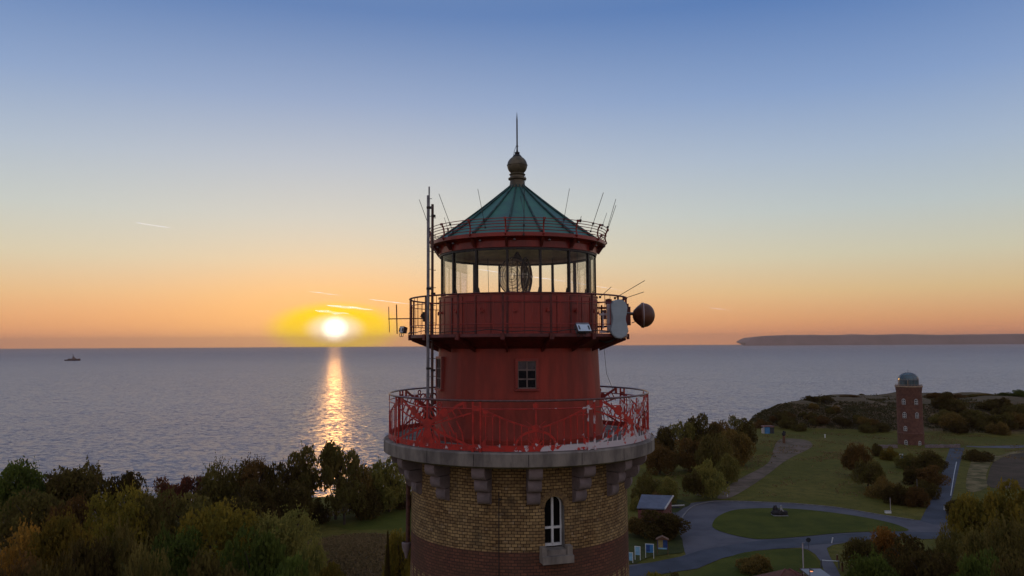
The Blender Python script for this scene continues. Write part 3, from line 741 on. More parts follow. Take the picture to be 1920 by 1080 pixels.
cone = [(rc0, zc0)] + [(rc0 + (.19 - rc0) * t - .05 * math.sin(math.pi * t), zc0 + (ZT - zc0) * t) for t in (k / 8 for k in range(1, 9))]
mb = MB(); n = 16
for i in range(n):                       # flat facets between the seams
    a0, a1 = OFF + 22.5 * i, OFF + 22.5 * (i + 1)
    vs = [P(a, r, z) for a in (a0, a1) for r, z in cone]; k = len(cone); mb.add(vs, [(q, k + q, k + q + 1, q + 1) for q in range(k - 1)])
mb.build('copper_roof', M['copper'], LH)
for i in range(16):
    a = OFF + 22.5 * i; m = MB(); m.tube([P(a, r + .012, z + .012) for r, z in cone], .036, 6, r2=.018); m.build('roof_seam', M['copper_rib'], LH, True)
# finial
mb = MB(); zb = ZS(311)
mb.lathe([(.26, ZT - .05), (.215, ZT), (.20, ZT + .06), (.185, ZS(338)), (.235, ZS(337)), (.24, ZS(334.5)), (.19, ZS(333)), (.185, ZS(330)), (.215, ZS(327.5))] +
         [(.262 * math.cos(t), zb + .25 * math.sin(t)) for t in (R_(q) for q in range(-50, 1, 10))] + [(.272, zb + .004), (.272, zb + .018)] + [(.262 * math.cos(R_(q)), zb + .01 + .25 * math.sin(R_(q))) for q in range(8, 75, 10)], 40)
fin = mb.build('finial_ball', M['ball'], LH, True)
mb = MB(); z3 = zb + .01 + .25 * math.sin(R_(66)); mb.lathe([(.13, z3), (.07, z3 + .07), (.045, ZS(288.5)), (.07, ZS(287.5)), (.07, ZS(286)), (.03, ZS(284.5)), (.02, ZS(280)), (.022, ZS(274.5)), (.04, ZS(274)), (.02, ZS(273)), (.019, ZS(225)), (.002, ZS(210))], 12); mb.build('lightning_spike', M['iron'], LH, True)
mb = MB(); mb.tube([P(-90, .035, ZS(275)), P(-95, .08, ZS(285)), P(-100, .10, ZS(292)), P(-60, .19, ZS(300))], .006, 4)
mb.tube([P(80, .20, ZS(330)), P(80, .23, ZS(336)), P(60, .21, ZS(345)), P(8, .5, ZS(372)), P(5, 1.2, ZS(398)), P(4, 2.28, ZF(412, 2.3))], .006, 4); mb.build('earth_wire', M['iron'], LH)

# roof railing: curved stanchions and five rings
rail = [(2.23, ZC - .09), (2.30, ZC - .02), (2.27, ZC + .04), (2.26, ZC + .12), (2.28, ZC + .22), (2.33, ZC + .31)]
for i in range(16):
    a = OFF + 22.5 * i; m = MB(); m.tube([P(a, r, z) for r, z in rail], .020, 5); m.box(P(a, 2.335, ZC + .315), (.06, .05, .05), Matrix.Rotation(R_(a), 3, 'Z')); m.build('roof_stanchion', M['red'], LH)
for r, z in ((2.268, ZC + .06), (2.265, ZC + .13), (2.277, ZC + .20), (2.30, ZC + .26), (2.335, ZC + .32)):
    m = MB(); m.arc(r, z, .0095, k=5); m.build('roof_rail', M['red'], LH, True)
RB = 2.33
rods = [(982, 423, 981.5, 355, 0), (907, 412, 896, 354, 0), (1057, 412, 1067.5, 354, 0), (844, 420, 823, 362.5, 0), (1112, 420, 1131, 362, 0), (799, 417, 781, 373, 0), (1143, 427, 1162.5, 374, 0), (1145.5, 432, 1163.5, 386, 0), (840, 430, 833, 407, 1), (1130, 423, 1138, 400, 1), (1088, 414, 1089.5, 406, 0)]
for x0, y0, x1, y1, bk in rods:
    a = TH(x0, y0, RB, bool(bk)); p0 = P(a, RB, 0); p0.z = aty(971, y0, TY + p0.y).z
    a2 = TH(x1, y1, RB + .22, bool(bk)) if abs(x0 - 971) > 20 else a; p1 = P(a2, RB + .22, 0); p1.z = aty(971, y1, TY + p1.y).z
    m = MB(); m.tube([p0 - (p1 - p0) * .25, p1], .0065, 4); m.box(p0, (.05, .05, .05)); m.box(p0 - (p1 - p0) * .25, (.04, .04, .04)); m.build('antenna_rod', M['iron'], LH)

# drain pipe with hopper, and the down conductor
mb = MB(); a = -83; mb.tube([P(a, 2.80, cz1 + .15), P(a, 2.80, ZS(1010))], .055, 8); dp = mb.build('drain_pipe', M['brownpipe'], LH, True)
mb = MB(); p = P(a, 2.84, 0); mb.lathe([(.03, ZS(1038)), (.05, ZS(1030)), (.11, ZS(1018)), (.12, ZS(1010)), (.09, ZS(1008))], 10, c=(p.x, p.y, 0)); mb.build('hopper', M['stone2'], dp, True)
mb = MB(); a = TH(936, 960, 2.72); mb.tube([P(a, 2.735, ZF(922, 2.7)), P(a, 2.75, ZF(1000, 2.7)), P(a, 2.80, 20)], .010, 4); mb.box(P(a + .4, 2.75, ZF(936, 2.7)), (.05, .03, .05)); mb.build('down_conductor', M['iron'], LH)
mb = MB(); mb.tube([P(78, 2.2, ZS(650)), P(80, 2.25, ZS(700)), P(85, 2.4, ZS(730))], .006, 4); mb.build('cable', M['black'], LH)

# the Fresnel lens inside the lantern
def lens():
    cx, cz = aty(970, 520, TY).x - TX, ZS(519)
    root = empty('fresnel_lens', (TX + cx, TY, cz - .8), 'large round glass Fresnel lens with ringed prisms inside the lantern room', 'lens')
    m = MB(); m.lathe([(.0, -.2), (.34, -.2), (.34, .3), (.16, .32), (.16, .36)], 24, c=(0, 0, 0)); m.build('pedestal', M['iron'], root, True)
    for yaw, full in ((-24, 1), (72, 0)):
        rot = Matrix.Rotation(R_(yaw), 3, 'Z') @ Matrix.Rotation(R_(90), 3, 'X')
        def dome(r):  # distance of the panel's face from the centre at radius r
            return .40 - .62 * r * r
        for k in range(9):
            if not full and k > 8: continue
            r0, r1 = .035 + k * .047, .035 + k * .047 + .034
            m = MB(); m.lathe([(r0, dome(r0) - .03), (r0, dome(r0) - .005), (r1, dome(r0) + .022), (r1, dome(r1) - .03), (r0, dome(r0) - .03)], 40, axis=rot @ Matrix.Diagonal((.88, 1.02, .88)).to_3x3(), c=(0, 0, .8))
            m.build('prism_ring', M['prism'] if full else M['prism2'], root)
        m = MB(); m.lathe([(0, dome(0) - .02), (.028, dome(0) - .02), (.02, dome(0) + .02), (0, dome(0) + .03)], 20, axis=rot, c=(0, 0, .8)); m.build('bullseye', M['prism'], root, True)
        m = MB(); ax = rot @ Matrix.Diagonal((.88, 1.02, .88)).to_3x3(); r = .475
        m.tube([ax @ Vector((r * math.cos(q), r * math.sin(q), dome(r) - .0)) + Vector((0, 0, .8)) for q in (2 * math.pi * i / 40 for i in range(40))], .016, 5, True)
        if full:
            for rr in (.10, .165, .32, .40):
                m.tube([ax @ Vector((rr * math.cos(q), rr * math.sin(q), dome(rr) + .026)) + Vector((0, 0, .8)) for q in (2 * math.pi * i / 36 for i in range(36))], .0065, 4, True)
        r2 = .235
        m.tube([ax @ Vector((r2 * math.cos(q), r2 * math.sin(q), dome(r2) + .012)) + Vector((0, 0, .8)) for q in (2 * math.pi * i / 32 for i in range(32))], .007, 5, True)
        for q in range(4):
            t = math.pi / 2 * q; m.tube([ax @ Vector((r * math.cos(t), r * math.sin(t), dome(r) + .02)) + Vector((0, 0, .8)) for r in (.06, .15, .25, .35, .46)], .008, 4)
        m.build('brass_frame', M['iron'], root)
    m = MB(); m.tube([(0, 0, .36), (0, 0, 1.28)], .022, 8); m.lathe([(.0, 1.22), (.17, 1.22), (.10, 1.33), (.03, 1.45)], 16); m.build('lamp_spindle', M['iron'], root)
lens()

# equipment fixed to the gallery
def rel(px, py, y): q = aty(px, py, TY + y); return q
root = empty('peanut_dish', rel(1160, 598, -1.70), 'pale grey peanut-shaped radome panel on the right of the gallery', 'antenna panel')
rt = Matrix.Rotation(R_(12), 3, 'Z') @ Matrix.Rotation(R_(90), 3, 'X')
pts = []
for k in range(48):
    q = 2 * math.pi * k / 48; x = math.sin(q); z = math.cos(q); r = .205 * (1 - .13 * (1 - min(1, abs(z) * 1.7))**1.5)
    zz = (.255 + .205 * abs(z) ** 1.0) * (1 if z > 0 else -1) if abs(z) > .12 else z / .12 * (.255 + .205 * .12)
    pts.append((x * .205 if abs(z) > .12 else x * .205, zz))
pts = []
for k in range(21): q = -math.pi / 2 + math.pi * k / 20 - 0; pts.append((.205 * math.sin(q), .255 + .205 * math.cos(q)))
pts += [(.19, .14), (.165, .05), (.16, 0), (.165, -.05), (.19, -.14)]
for k in range(21): q = math.pi / 2 + math.pi * k / 20; pts.append((.215 * math.sin(q), -.245 + .215 * math.cos(q)))
pts += [(-.19, -.14), (-.165, -.05), (-.16, 0), (-.165, .05), (-.19, .14)]
m = MB(); m.prism(pts, -.07, .05, rt.to_4x4()); m.prism([(x * .93, y * .96) for x, y in pts], .051, .065, rt.to_4x4()); m.build('radome', M['palegrey'], root)
m = MB(); m.box((-.20, .22, .04), (.10, .07, .66)); m.box((-.30, .24, .12), (.26, .05, .05)); m.box((-.27, .24, -.30), (.30, .05, .05)); m.box((-.10, .12, .12), (.16, .14, .12)); m.box((-.34, .25, -.02), (.03, .03, .40)); m.build('mounting_frame', M['pinkwhite'], root)
m = MB(); m.tube([(-.1, .1, -.34), (-.14, .1, -.52), (-.3, .1, -.56), (-.45, .2, -.50)], .014, 5); m.tube([(0, .1, -.36), (-.08, .12, -.48), (-.26, .12, -.53), (-.4, .2, -.53)], .010, 5); m.build('feeder_cable', M['black'], root, True)
root = empty('drum_dish', rel(1206, 591, 0), 'dark brown drum dish with domed cover sticking out right of the gallery', 'dish')
ax = Matrix.Rotation(R_(-6), 3, 'Z') @ Matrix.Rotation(R_(90), 3, 'Y')
m = MB(); m.lathe([(.06, -.27), (.13, -.245), (.22, -.16), (.30, -.06), (.325, -.05), (.325, -.005)], 40, axis=ax, cap=False); m.lathe([(0, -.27), (.06, -.27)], 20, axis=ax); m.build('shroud', M['dishbrown'], root, True)
m = MB(); m.lathe([(.328, -.006), (.334, -.004), (.334, .012), (.315, .014)], 40, axis=ax); m.build('rim', M['pinkwhite'], root)
m = MB(); m.lathe([(.315, .013)] + [(.312 * math.cos(R_(q)), .013 + .285 * math.sin(R_(q))) for q in range(5, 91, 8)] + [(0, .298)], 40, axis=ax); m.build('dome', M['dishbrown'], root, True)
m = MB(); m.tube([(-.58, 0, 0.03), (-.25, 0, .03)], .03, 8); m.box((-.40, 0, -.02), (.13, .13, .48)); m.tube([(-.42, 0, .2), (-.42, 0, .30)], .05, 8); m.box((-.50, .02, -.2), (.2, .07, .13)); m.tube([(-.52, 0, .25), (-.52, 0, -.5)], .025, 6); m.box((-.50, 0, -.43), (.09, .1, .14)); m.build('bracket', M['red_dark'], root)
m = MB(); m.tube([(-.46, -.06, .06), (-.24, -.03, .05)], .028, 6); m.tube([(-.3, 0, -.2), (-.22, 0, -.17), (-.2, 0, -.13)], .01, 4); m.build('steel_arm', M['greymetal'], root)
# heavy frame on the gallery behind the dishes
root = empty('equipment_frame', rel(1148, 620, .3), 'dark steel equipment frame on the gallery between drum and dishes', 'frame')
m = MB(); q = lambda px, py: rel(px, py, .3) - root.location
for a_, b_ in (((1141, 622), (1141, 560)), ((1165, 622), (1165, 563)), ((1120, 577), (1168, 577)), ((1120, 612), (1168, 612)), ((1128, 621), (1128, 572))):
    m.tube([q(*a_), q(*b_)], .035 if a_[0] > 1130 else .022, 4)
m.box(q(1141, 566), (.16, .08, .14)); m.build('post_frame', M['red_dark'], root)
m = MB(); m.box(q(1131, 590), (.14, .1, .24)); m.box(q(1155, 606), (.22, .1, .16)); m.build('junction_box', M['brownpipe'], root)

def flood(loc, rz, pitch, w, h, label, mm):
    root = empty('floodlight', loc, label, 'floodlight', rz=R_(rz)); t = Matrix.Rotation(R_(pitch), 3, 'X')
    m = MB(); m.box((0, .07, 0), (w, .14, h), t, 1); m.build('housing', M['greymetal'], root)
    m = MB(); m.box(t @ Vector((0, -.008, 0)), (w * .98, .014, h * .94), t); m.build('lamp_face', mm, root)
    m = MB()
    for s in (-1, 1): m.box(t @ Vector((s * w * .36, -.02, .0)), (.022, .02, h * .55), t)
    m.build('clip', M['iron'], root)
    m = MB()
    for x in (-w * .38, w * .05): m.tube([(x + .035 * math.cos(q), .02, -h * .5 - .05 + .05 * math.sin(q)) for q in (2 * math.pi * i / 12 for i in range(12))], .008, 4, True)
    m.build('cable_loop', M['black'], root); return root
flood(rel(1094.5, 615, -2.48), 22, -38, .33, .20, 'pale blue rectangular floodlight under the gallery rail at the right', M['whitegloss'])
flood(rel(753, 618.5, -.5), -32, -15, .13, .15, 'small white floodlight at the left end of the gallery', M['white'])
m = MB(); m.tube([(.06, .0, -.04), (.2, 0, .0), (.3, .1, -.06), (.5, .1, -.02)], .014, 5)

def mast(px, y, ytop, ybot, r, mm, name, label, top):
    x = aty(px, 640, TY + y).x; z0 = ZDECK; z1 = aty(px, ytop, TY + y).z
    root = empty(name, (x, TY + y, z0), label, 'mast', 'masts beside the drum'); h = z1 - z0
    m = MB(); hb = h * top; m.tube([(0, 0, 0), (0, 0, hb)], r, 8); m.build('pole', mm, root, True)
    m = MB(); m.tube([(0.02 if top < 1 else 0, 0, hb - .3), (.02 if top < 1 else 0, 0, h)], r * .55, 6); m.build('upper_rod', mm, root)
    m = MB(); k = 0; z = .3
    while z < hb:
        m.tube([(0, 0, z), (r + .05, 0, z)], .008, 4); z += .42
    m.build('rung', mm, root)
    for z in (hb * .30, hb * .62, hb * .95): m = MB(); m.box((.02, .0, z), (r * 3.2, r * 2.6, .05)); m.build('clamp', M['iron'], root)
mast(802.5, -1.85, 350, 0, .036, M['greymetal'], 'antenna_mast', 'tall thin grey mast rising left of the lantern', .965)
mast(810.5, -1.60, 383, 0, .032, M['brownpipe'], 'pipe_mast', 'shorter brown pipe mast close beside the grey one', 1.0)
root = empty('dipole_antenna', rel(796, 598, -.9), 'small antenna with two upright rods left of the gallery', 'antenna')
q = lambda px, py: rel(px, py, -.9) - root.location
m = MB(); m.tube([q(728, 598), q(798, 597)], .013, 5); m.build('boom', M['brownpipe'], root)
for x, a_, b_, r in ((729.5, 575, 623, .010), (744, 571, 626, .015)): m = MB(); m.tube([q(x - .7, a_), q(x + .7, b_)], r, 5); m.build('rod', M['brownpipe'], root)
m = MB(); m.box(q(797, 594), (.10, .10, .24)); m.box(q(795, 592), (.14, .06, .14), Matrix.Rotation(.6, 3, 'Y')); m.build('clamp', M['iron'], root)
for n_, (x0, y0, x1, y1, lb) in enumerate(((1125, 557, 1146, 538, 'short leaning whip antenna above the gallery rail beside the lantern'), (1153, 559, 1209, 526, 'longest leaning whip antenna above the pale radome panel'), (1169, 560, 1207, 547.5, 'low slanting whip antenna above the drum dish'))):
    a_ = rel(x0, y0, -.3); b_ = rel(x1, y1, -.1); root = empty('whip_antenna', a_, lb, 'antenna', 'whip antennas on the gallery')
    m = MB(); m.tube([(0, 0, 0), b_ - a_], .008, 4); m.build('whip', M['iron'], root); m = MB(); m.box((0, 0, 0), (.05, .05, .06)); m.build('base', M['iron'], root)
# ------------------------------------------------------------------ vegetation
def leaf(mb, p, r, rng, up=.0):
    a = Vector((rng.gauss(0, 1), rng.gauss(0, 1), rng.gauss(0, 1))).normalized(); b = a.cross(Vector((rng.gauss(0, 1), rng.gauss(0, 1), rng.gauss(0, 1)))).normalized()
    o = len(mb.v); mb.v += [tuple(p - a * r), tuple(p + b * r * .55), tuple(p + a * r), tuple(p - b * r * .55)]; mb.f.append((o, o + 1, o + 2, o + 3))
def crown(seed, kind):
    """unit crown: radius about 1 round the origin, standing on z = 0 and about 1 high"""
    rng = random.Random(seed); mb = MB(); lobes = []
    if kind == 'conifer':
        for i in range(2600):
            z = rng.random() ** .8; a = rng.random() * 6.283; rr = (1 - z) * .9 * rng.uniform(.55, 1.05) * (.8 + .2 * math.sin(z * 60)) + .03
            leaf(mb, Vector((rr * math.cos(a), rr * math.sin(a), z)), .05, rng)
        return mb
    nl, lr, n, ls, flat = {'round': (22, (.26, .42), 6500, .040, 1), 'open': (19, (.17, .30), 3000, .038, 1), 'bush': (20, (.28, .44), 5500, .042, .6), 'spray': (16, (.28, .42), 5200, .036, 1), 'tall': (19, (.17, .30), 3000, .040, 1)}[kind]
    for i in range(nl):
        while True:
            p = Vector((rng.uniform(-1, 1), rng.uniform(-1, 1), rng.uniform(-1, 1)))
            if .25 < p.length < 1: break
        z = .52 + p.z * .36 if kind != 'bush' else .10 + abs(p.z) * .62
        if kind == 'tall': z = .64 + p.z * .27
        w_ = .74 * (1 - max(0, z - .55) * .75)
        lobes.append((Vector((p.x * w_, p.y * w_, z)), rng.uniform(*lr)))
    for i in range(n):
        c, r = rng.choice(lobes); d = Vector((rng.gauss(0, 1), rng.gauss(0, 1), rng.gauss(.25, 1))).normalized()
        k = r * (1 - abs(rng.gauss(0, .16))) * (1 + .25 * noise.noise(d * 2.3 + c * 5))
        p = c + Vector((d.x * k, d.y * k, d.z * k * .62))
        if p.z < .0: continue
        leaf(mb, p, ls * rng.uniform(.6, 1.35), rng)
    ns = {'round': 70, 'open': 90, 'bush': 80, 'spray': 330, 'tall': 80}[kind]
    for i in range(ns):      # shoots standing out of the outline
        c, r = rng.choice(lobes); d = Vector((rng.gauss(0, 1), rng.gauss(0, 1), rng.uniform(-.2, 1.3))).normalized()
        L0 = r * .75; L1 = r * rng.uniform(1.05, 1.45)
        for q in range(9):
            t = L0 + (L1 - L0) * q / 8; p = c + Vector((d.x * t, d.y * t, d.z * t * .8)); leaf(mb, p + Vector((rng.gauss(0, .012), rng.gauss(0, .012), rng.gauss(0, .012))), ls * (.85 - .05 * q), rng)
    return mb
CR = {}
for kd, k in (('round', 3), ('open', 3), ('bush', 3), ('spray', 3), ('tall', 2), ('conifer', 1)):
    CR[kd] = []
    for i in range(k):
        o = crown(11 * i + len(kd), kd).build('crown', M['bark']); C.objects.unlink(o); CR[kd].append(o)
def trunkmesh(seed):
    rng = random.Random(seed); mb = MB(); pts = [(0, 0, -.08)]
    for k in range(1, 6): pts.append((rng.uniform(-.03, .03) * k, rng.uniform(-.03, .03) * k, k * .11))
    mb.tube(pts, .055, 7, r2=.028)
    for i in range(11):
        b = Vector(pts[rng.choice((2, 3, 4, 5))]); a = rng.random() * 6.28; l = rng.uniform(.35, .65)
        e = b + Vector((math.cos(a) * l, math.sin(a) * l, rng.uniform(.18, .38))); mid = (b + e) / 2 + Vector((0, 0, .05))
        mb.tube([b, mid, e], .022, 5, r2=.005)
    return mb
TR = []
for i in range(3):
    o = trunkmesh(i + 5).build('trunk', M['bark'], None, True); C.objects.unlink(o); TR.append(o)
rng = random.Random(3)
def plant(px, ytop, d, hw, kind, leafk, label, group=None, name='tree', cat=None, yb_=None, mult=1.0):
    """px, ytop: where the top shows; d: metres away; hw: half width in photo pixels"""
    p = aty(px, ytop, d); z0 = H(p.x, d); h = max(1.0, p.z - z0); r = hw * d / F * 1.12
    if kind == 'bush' or kind == 'conifer': h = min(h, max(r * 2.2, 1.2)) if kind == 'bush' else h; z0 = p.z - h if kind == 'bush' and p.z - h > z0 else z0
    root = empty(name, (p.x, d, z0 - .15), label, cat or ('bush' if name == 'bush' else 'tree'), group, rng.random() * 6.28)
    src = rng.choice(CR[kind]); o = src.copy(); C.objects.link(o); o.parent = root; o.name = 'foliage' if name == 'bush' else 'crown'
    hc = h * 1.03
    o.scale = (r, r, hc)
    o.material_slots[0].link = 'OBJECT'; o.material_slots[0].material = L[leafk]
    if kind != 'conifer' and hw * d / F > .4:
        t = rng.choice(TR).copy(); C.objects.link(t); t.parent = root; t.name = 'stem' if name == 'bush' else 'trunk'; k = h * (1.0 if kind != 'bush' else .7); t.scale = (r * .9, r * .9, k)
    return root
FG = 'trees of the wood on the left'
left = [  # back row along the cliff
 (28, 869, 122, 62, 'round', 'green', 'rounded green tree at the far left edge in front of the sea'),
 (95, 893, 127, 40, 'round', 'dark', 'dark lower tree just right of the green tree at the left edge'),
 (158, 870, 126, 62, 'round', 'dark', 'broad dark brown tree on the skyline, second from the left edge'),
 (240, 879, 128, 52, 'open', 'dark', 'dark tree against the sea right of the broad dark brown one'),
 (300, 896, 131, 38, 'open', 'rust', 'small reddish tree in the dip of the skyline on the left'),
 (352, 880, 130, 50, 'open', 'rust', 'red-brown tree against the sea in the left wood'),
 (428, 866, 128, 52, 'spray', 'dark', 'dark tree with spiky twigs left of the sun path'),
 (478, 866, 130, 44, 'spray', 'brown', 'brown twiggy tree in the row before the two tall trees'),
 (524, 850, 132, 40, 'open', 'dark', 'tall dark tree with gaps, left of the round-headed tree'),
 (568, 842, 134, 46, 'tall', 'olive', 'tall open tree with visible trunk directly left of the round-headed tree'),
 (630, 832, 136, 52, 'tall', 'olive', 'tallest round-headed dark tree standing before the sun glitter'),
 (672, 862, 138, 36, 'open', 'brown', 'lower brown tree right of the tall round-headed tree'),
 (730, 858, 142, 44, 'round', 'olive', 'rounded tree touching the left side of the lighthouse balcony'),
 (598, 925, 134, 22, 'bush', 'dark', 'low dark bush under the tall trees by the sun glitter'),
 (540, 905, 126, 44, 'round', 'dark', 'dark mid-height tree below the tall open tree'),
 (686, 905, 138, 40, 'bush', 'dark', 'dark scrub left of the brick shaft at the cliff edge'),
 (470, 905, 118, 50, 'round', 'dark', 'dark tree below the spiky one in the left wood'),
 (760, 905, 146, 34, 'bush', 'dark', 'dark bush behind the balcony consoles on the left'),
 (646, 893, 132, 44, 'open', 'dark', 'thin dark undergrowth tree before the sun glitter'),
 # middle rows
 (60, 925, 108, 62, 'round', 'dark', 'dark tree below the green one at the left edge'),
 (135, 938, 104, 55, 'spray', 'brown', 'brownish feathery tree low in the left wood'),
 (218, 917, 104, 66, 'spray', 'yellow', 'yellow-green feathery tree, leftmost of the sunlit middle row'),
 (290, 926, 106, 55, 'spray', 'olive', 'olive feathery tree in the middle of the left wood'),
 (366, 930, 108, 60, 'round', 'olive', 'rounded olive tree in the middle row of the left wood'),
 (440, 935, 112, 50, 'round', 'dark', 'dark tree in the gap behind the big yellow-green tree'),
 # front row
 (50, 986, 84, 70, 'spray', 'orange', 'orange-brown tree in the bottom left corner'),
 (122, 974, 82, 66, 'spray', 'yellow', 'bright yellow-green tree near the bottom left corner'),
 (170, 1010, 72, 60, 'round', 'dark', 'very dark tree between two yellow-green ones at the bottom left'),
 (222, 1000, 74, 60, 'spray', 'olive', 'grey-olive feathery tree at the bottom edge on the left'),
 (285, 1022, 70, 48, 'spray', 'olive', 'smaller grey-olive tree at the bottom edge beside the feathery one'),
 (330, 990, 86, 60, 'round', 'green', 'dark green tree at the bottom edge left of the big yellow-green tree'),
 (414, 950, 90, 92, 'spray', 'yellow', 'big yellow-green feathery tree in the middle of the left wood'),
 (525, 966, 92, 76, 'spray', 'olive', 'large olive tree at the right end of the left wood'),
 (480, 1000, 78, 70, 'round', 'green', 'green tree at the bottom edge in front of the olive one'),
 (585, 1020, 80, 46, 'spray', 'olive', 'small olive tree beside the dry grass hummock'),
 (618, 1042, 74, 28, 'bush', 'yellow', 'little yellow-green bush at the foot of the dry grass hummock'),
 (20, 1045, 66, 70, 'round', 'brown', 'brown tree cut off by the bottom left corner'),
 (110, 1050, 64, 70, 'round', 'dark', 'dark tree cut off by the bottom edge on the left'),
 (400, 1040, 70, 80, 'round', 'dark', 'dark tree cut off by the bottom edge below the yellow-green one'),
 (540, 1050, 70, 70, 'round', 'green', 'green tree cut off by the bottom edge near the hummock'),
 (752, 992, 92, 30, 'round', 'yellow', 'yellow-green tree close against the left side of the brick shaft'),
]
for px, yt, d, hw_, k, lf, lb in left: plant(px, yt, d, hw_, k, lf, lb, FG, 'bush' if k == 'bush' else 'tree')
plant(727, 1008, 70, 20, 'conifer', 'dark', 'slender dark conifer left of the brick shaft', None, 'conifer')
MG = 'trees along the coast right of the lighthouse'
mid = [
 (1218, 812, 200, 26, 'round', 'brown', 'brown tree right beside the balcony slab on the right'),
 (1248, 801, 205, 24, 'round', 'dark', 'dark tree second from the balcony on the coast'),
 (1277, 781, 212, 26, 'open', 'olive', 'thin half-bare tree against the sea right of the lighthouse'),
 (1311, 777, 214, 30, 'round', 'dark', 'full dark tree on the coast right of the half-bare one'),
 (1345, 790, 216, 26, 'round', 'brown', 'brown tree in the middle of the coastal clump'),
 (1377, 779, 222, 24, 'open', 'olive', 'thin twiggy tree at the right of the coastal clump'),
 (1398, 786, 224, 22, 'round', 'dark', 'low dark tree near the end of the coastal clump'),
 (1428, 783, 276, 18, 'bush', 'brown', 'brown bush where the coastal clump meets the mound'),
 (1236, 836, 180, 32, 'round', 'brown', 'rust-brown tree in the second row beside the balcony'),
 (1290, 822, 184, 34, 'round', 'brown', 'brown tree in the second row of the coastal clump'),
 (1335, 815, 176, 34, 'round', 'olive', 'olive tree bulging into the meadow'),
 (1375, 806, 192, 34, 'round', 'brown', 'reddish brown tree at the meadow corner of the coastal clump'),
 (1330, 850, 152, 30, 'bush', 'olive', 'olive bush at the front of the coastal clump by the footpath'),
 (1300, 872, 150, 20, 'bush', 'dark', 'low dark bush beside the short footpath'),
 (1216, 875, 150, 30, 'bush', 'dark', 'dark bush close to the brick shaft on the right'),
 (1250, 884, 148, 22, 'bush', 'olive', 'low olive bush in the meadow near the brick shaft'),
 (1362, 840, 168, 24, 'bush', 'olive', 'small olive bush where the clump ends in the meadow'),
 (1233, 957, 122, 50, 'round', 'dark', 'large dark round tree next to the brick shaft above the notice boards'),
 (1196, 968, 124, 26, 'round', 'brown', 'brown tree squeezed between the shaft and the large dark tree'),
 (1233, 915, 140, 14, 'bush', 'brown', 'tiny brown bush beside the blue-grey roof'),
 (1195, 925, 142, 14, 'bush', 'olive', 'small olive bush between the brick shaft and the blue-grey roof'),
 (1222, 1062, 92, 34, 'bush', 'yellow', 'yellowish bush at the bottom edge right of the shaft'),
 (1268, 1064, 92, 32, 'bush', 'dark', 'dark bush at the bottom edge right of the yellowish one'),
 (1415, 1031, 104, 34, 'bush', 'brown', 'round dark bush alone on the lower lawn'),
 (1604, 830, 176, 26, 'round', 'brown', 'orange-brown tree at the top of the hedge on the big meadow'),
 (1625, 862, 162, 30, 'round', 'dark', 'dark tree in the hedge crossing the big meadow'),
 (1655, 885, 152, 28, 'bush', 'brown', 'brown bush in the hedge crossing the big meadow'),
 (1683, 898, 146, 26, 'bush', 'dark', 'dark bush low in the hedge crossing the big meadow'),
 (1712, 905, 144, 24, 'bush', 'brown', 'brown bush at the lower end of the meadow hedge'),
 (1644, 826, 206, 12, 'bush', 'dark', 'small dark bush left of the brick tower foot'),
 (1668, 832, 200, 16, 'bush', 'yellow', 'small yellow-green bush in front of the brick tower foot'),
 (1704, 842, 186, 24, 'bush', 'olive', 'olive bush in front of the brick tower'),
 (1738, 846, 180, 32, 'round', 'dark', 'dark bushy tree between the brick tower and the road'),
 (1716, 866, 166, 26, 'bush', 'dark', 'dark bush behind the small blue and white sign'),
 (1745, 872, 162, 28, 'round', 'brown', 'brown tree left of the straight road'),
 (1731, 893, 152, 26, 'bush', 'dark', 'dark bush left of the straight road near its bend'),
 (1831, 838, 198, 26, 'bush', 'dark', 'dark round bush right of the straight road beside the field'),
 (1791, 928, 136, 20, 'bush', 'dark', 'narrow dark bush at the roadside by the white sign'),
 (1519, 739, 300, 16, 'open', 'dark', 'small dark tree on the saddle between the two mounds'),
 (1547, 740, 300, 15, 'open', 'dark', 'bushy dark tree right of its twin on the saddle'),
 (1592, 743, 318, 18, 'bush', 'brown', 'low brown bush on the hilltop left of the brick tower'),
 (1616, 744, 330, 5, 'bush', 'dark', 'tiny bush on the hilltop left of the brick tower'),
]
for px, yt, d, hw_, k, lf, lb in mid: plant(px, yt, d, hw_, k, lf, lb, MG, 'bush' if k == 'bush' else 'tree')
corner = [
 (1836, 926, 108, 50, 'round', 'yellow', 'yellow-green tree at the road end near the right edge'),
 (1896, 908, 104, 62, 'round', 'yellow', 'large bright yellow-green tree at the right edge'),
 (1900, 968, 84, 66, 'spray', 'olive', 'olive feathery tree below the bright one at the right edge'),
 (1838, 996, 88, 46, 'spray', 'olive', 'olive tree in the bottom right corner left of the feathery one'),
 (1780, 992, 96, 38, 'spray', 'olive', 'olive-brown tree over the road in the bottom right'),
 (1706, 1006, 96, 50, 'round', 'dark', 'dark tree over the lower road in the bottom right'),
 (1655, 990, 106, 34, 'round', 'orange', 'orange-tinged tree at the tip of the grass oval'),
 (1618, 1008, 102, 34, 'round', 'dark', 'dark tree beside the street junction'),
 (1640, 1035, 86, 50, 'round', 'green', 'dark green tree at the bottom edge right of the barrier'),
 (1740, 1036, 84, 60, 'round', 'dark', 'very dark tree at the bottom edge in the right corner wood'),
 (1830, 1040, 76, 60, 'round', 'green', 'green tree cut off by the bottom edge near the right corner'),
 (1905, 1040, 68, 60, 'round', 'dark', 'dark tree cut off by the bottom right corner'),
]
for px, yt, d, hw_, k, lf, lb in corner: plant(px, yt, d, hw_, k, lf, lb, 'trees in the bottom right corner')
